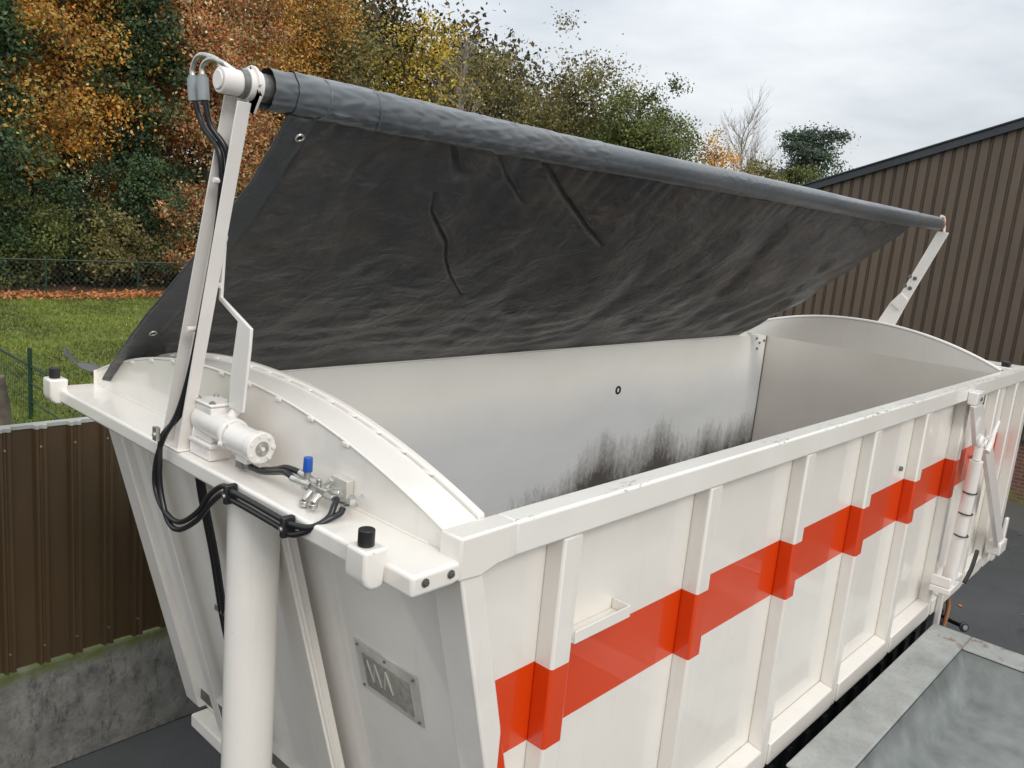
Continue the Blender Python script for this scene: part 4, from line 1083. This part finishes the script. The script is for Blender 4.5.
b = B().cyl((7.28, RY, RZ), (7.36, RY, RZ), 0.058, 24); b.build('tube_end', M['rust'], cv)

# ================================================================== truck chassis under the container
tk = thing('truck_chassis', (3.7, 1.25, -3.0), 'black truck chassis and wheels underneath the white container', 'truck')
b = B().box(0.6, 7.2, 0.72, 0.86, -2.35, -1.93).box(0.6, 7.2, 1.64, 1.78, -2.35, -1.93)
for x_ in (0.9, 2.4, 4.0, 5.6, 7.0): b.box(x_, x_ + 0.16, 0.865, 1.635, -2.3, -2.0)
b.build_each('frame_beam', M['frame_black'], tk, bevel=0.01)
b = B().box(0.9, 5.9, 0.035, 0.13, -2.02, -1.825); b.build('side_beam', M['frame_black'], tk, bevel=0.008)
b = B()
for i in range(18): b.box(1.2 + i * 0.25, 1.26 + i * 0.25, 0.004, 0.034, -2.0, -1.85)
b.build_each('side_cleat', M['frame_black'], tk)
for x_ in (1.9, 5.2):
    for y_ in (0.22, 1.98):
        wb = B(); wb.cyl((x_, y_, -2.5), (x_, y_ + 0.32, -2.5), 0.50, 48)
        wh_ = wb.build('wheel', M['tyre'], tk, bevel=0.04, seg=3)
        B().cyl((x_, y_ - 0.004, -2.5), (x_, y_ + 0.324, -2.5), 0.28, 32).build('rim', M['dull'], parent=wh_, bevel=0.01)
B().box(2.75, 4.2, 0.18, 0.62, -2.72, -2.15).build('fuel_tank', M['frame_black'], tk, bevel=0.06)
B().box(6.75, 6.9, 0.2, 2.3, -2.45, -2.25).build('rear_crossbar', M['frame_black'], tk, bevel=0.01)
b = B(); b.tube([(6.72, 0.20, -2.24), (6.60, 0.08, -2.22), (6.52, -0.04, -2.20)], 0.018, 10); b.torus((6.50, -0.06, -2.195), (0.6, 0.6, -0.3), 0.032, 0.012)
lv = b.build('lever', M['frame_black'], tk)
b = B(); b.add([], []); b.tube([(6.495, -0.065, -2.19), (6.485, -0.075, -2.188)], 0.022, 12, False); b.build('lever_cap', M['zinc'], parent=lv)
b = B(); b.tube([(6.9, 0.3, -2.0), (6.6, 0.12, -2.05), (6.45, 0.09, -2.25), (6.5, 0.12, -2.5)], 0.02, 8); b.build('air_hose', M['rust'], tk)

# ================================================================== galvanised tub at the near side
tb = thing('galvanised_tub', (4.2, -1.0, -3.0), 'dull galvanised steel tub with wide rim beside the container at lower right', 'tub')
TX0, TX1, TY0, TY1, TZ = 2.6, 5.14, -1.9, -0.115, -1.70
ow = 0.26
b = B()
b.box(TX0, TX1, TY1 - ow, TY1, TZ - 0.02, TZ); b.box(TX0, TX1, TY0, TY0 + ow, TZ - 0.02, TZ)
b.box(TX1 - ow, TX1, TY0 + ow + 0.001, TY1 - ow - 0.001, TZ - 0.02, TZ); b.box(TX0, TX0 + ow, TY0 + ow + 0.001, TY1 - ow - 0.001, TZ - 0.02, TZ)
b.build('rim', M['galv'], tb, bevel=0.016, seg=3)
b = B(); t = TZ - 0.021; q = -0.24
A4 = [(TX0 + ow, TY0 + ow), (TX1 - ow, TY0 + ow), (TX1 - ow, TY1 - ow), (TX0 + ow, TY1 - ow)]
I4 = [(TX0 + ow + .14, TY0 + ow + .14), (TX1 - ow - .14, TY0 + ow + .14), (TX1 - ow - .14, TY1 - ow - .14), (TX0 + ow + .14, TY1 - ow - .14)]
b.add([(x, y, t) for x, y in A4] + [(x, y, t - 0.26) for x, y in I4], [(0, 1, 5, 4), (1, 2, 6, 5), (2, 3, 7, 6), (3, 0, 4, 7), (4, 5, 6, 7)])
b.build('basin', M['galv_dark'], tb, solid=0.006, bevel=0.0)
b = B()
b.box(TX0 + 0.01, TX1 - 0.01, TY1 - 0.03, TY1 - 0.012, TZ - 0.9, TZ - 0.0205); b.box(TX0 + 0.01, TX1 - 0.01, TY0 + 0.012, TY0 + 0.03, TZ - 0.9, TZ - 0.0205)
b.box(TX1 - 0.03, TX1 - 0.012, TY0 + 0.03, TY1 - 0.03, TZ - 0.9, TZ - 0.0205); b.box(TX0 + 0.012, TX0 + 0.03, TY0 + 0.03, TY1 - 0.03, TZ - 0.9, TZ - 0.0205)
b.build('skirt', M['galv'], tb)
for (x, y) in ((TX0 + .1, TY0 + .1), (TX1 - .1, TY0 + .1), (TX1 - .1, TY1 - .12), (TX0 + .1, TY1 - .12)):
    B().box(x - .04, x + .04, y - .04, y + .04, -3.0, TZ - 0.022).build('leg', M['galv'], tb)

for o in bpy.data.objects:
    if '_loc' in o: del o['_loc']
S.cycles.max_bounces = 8
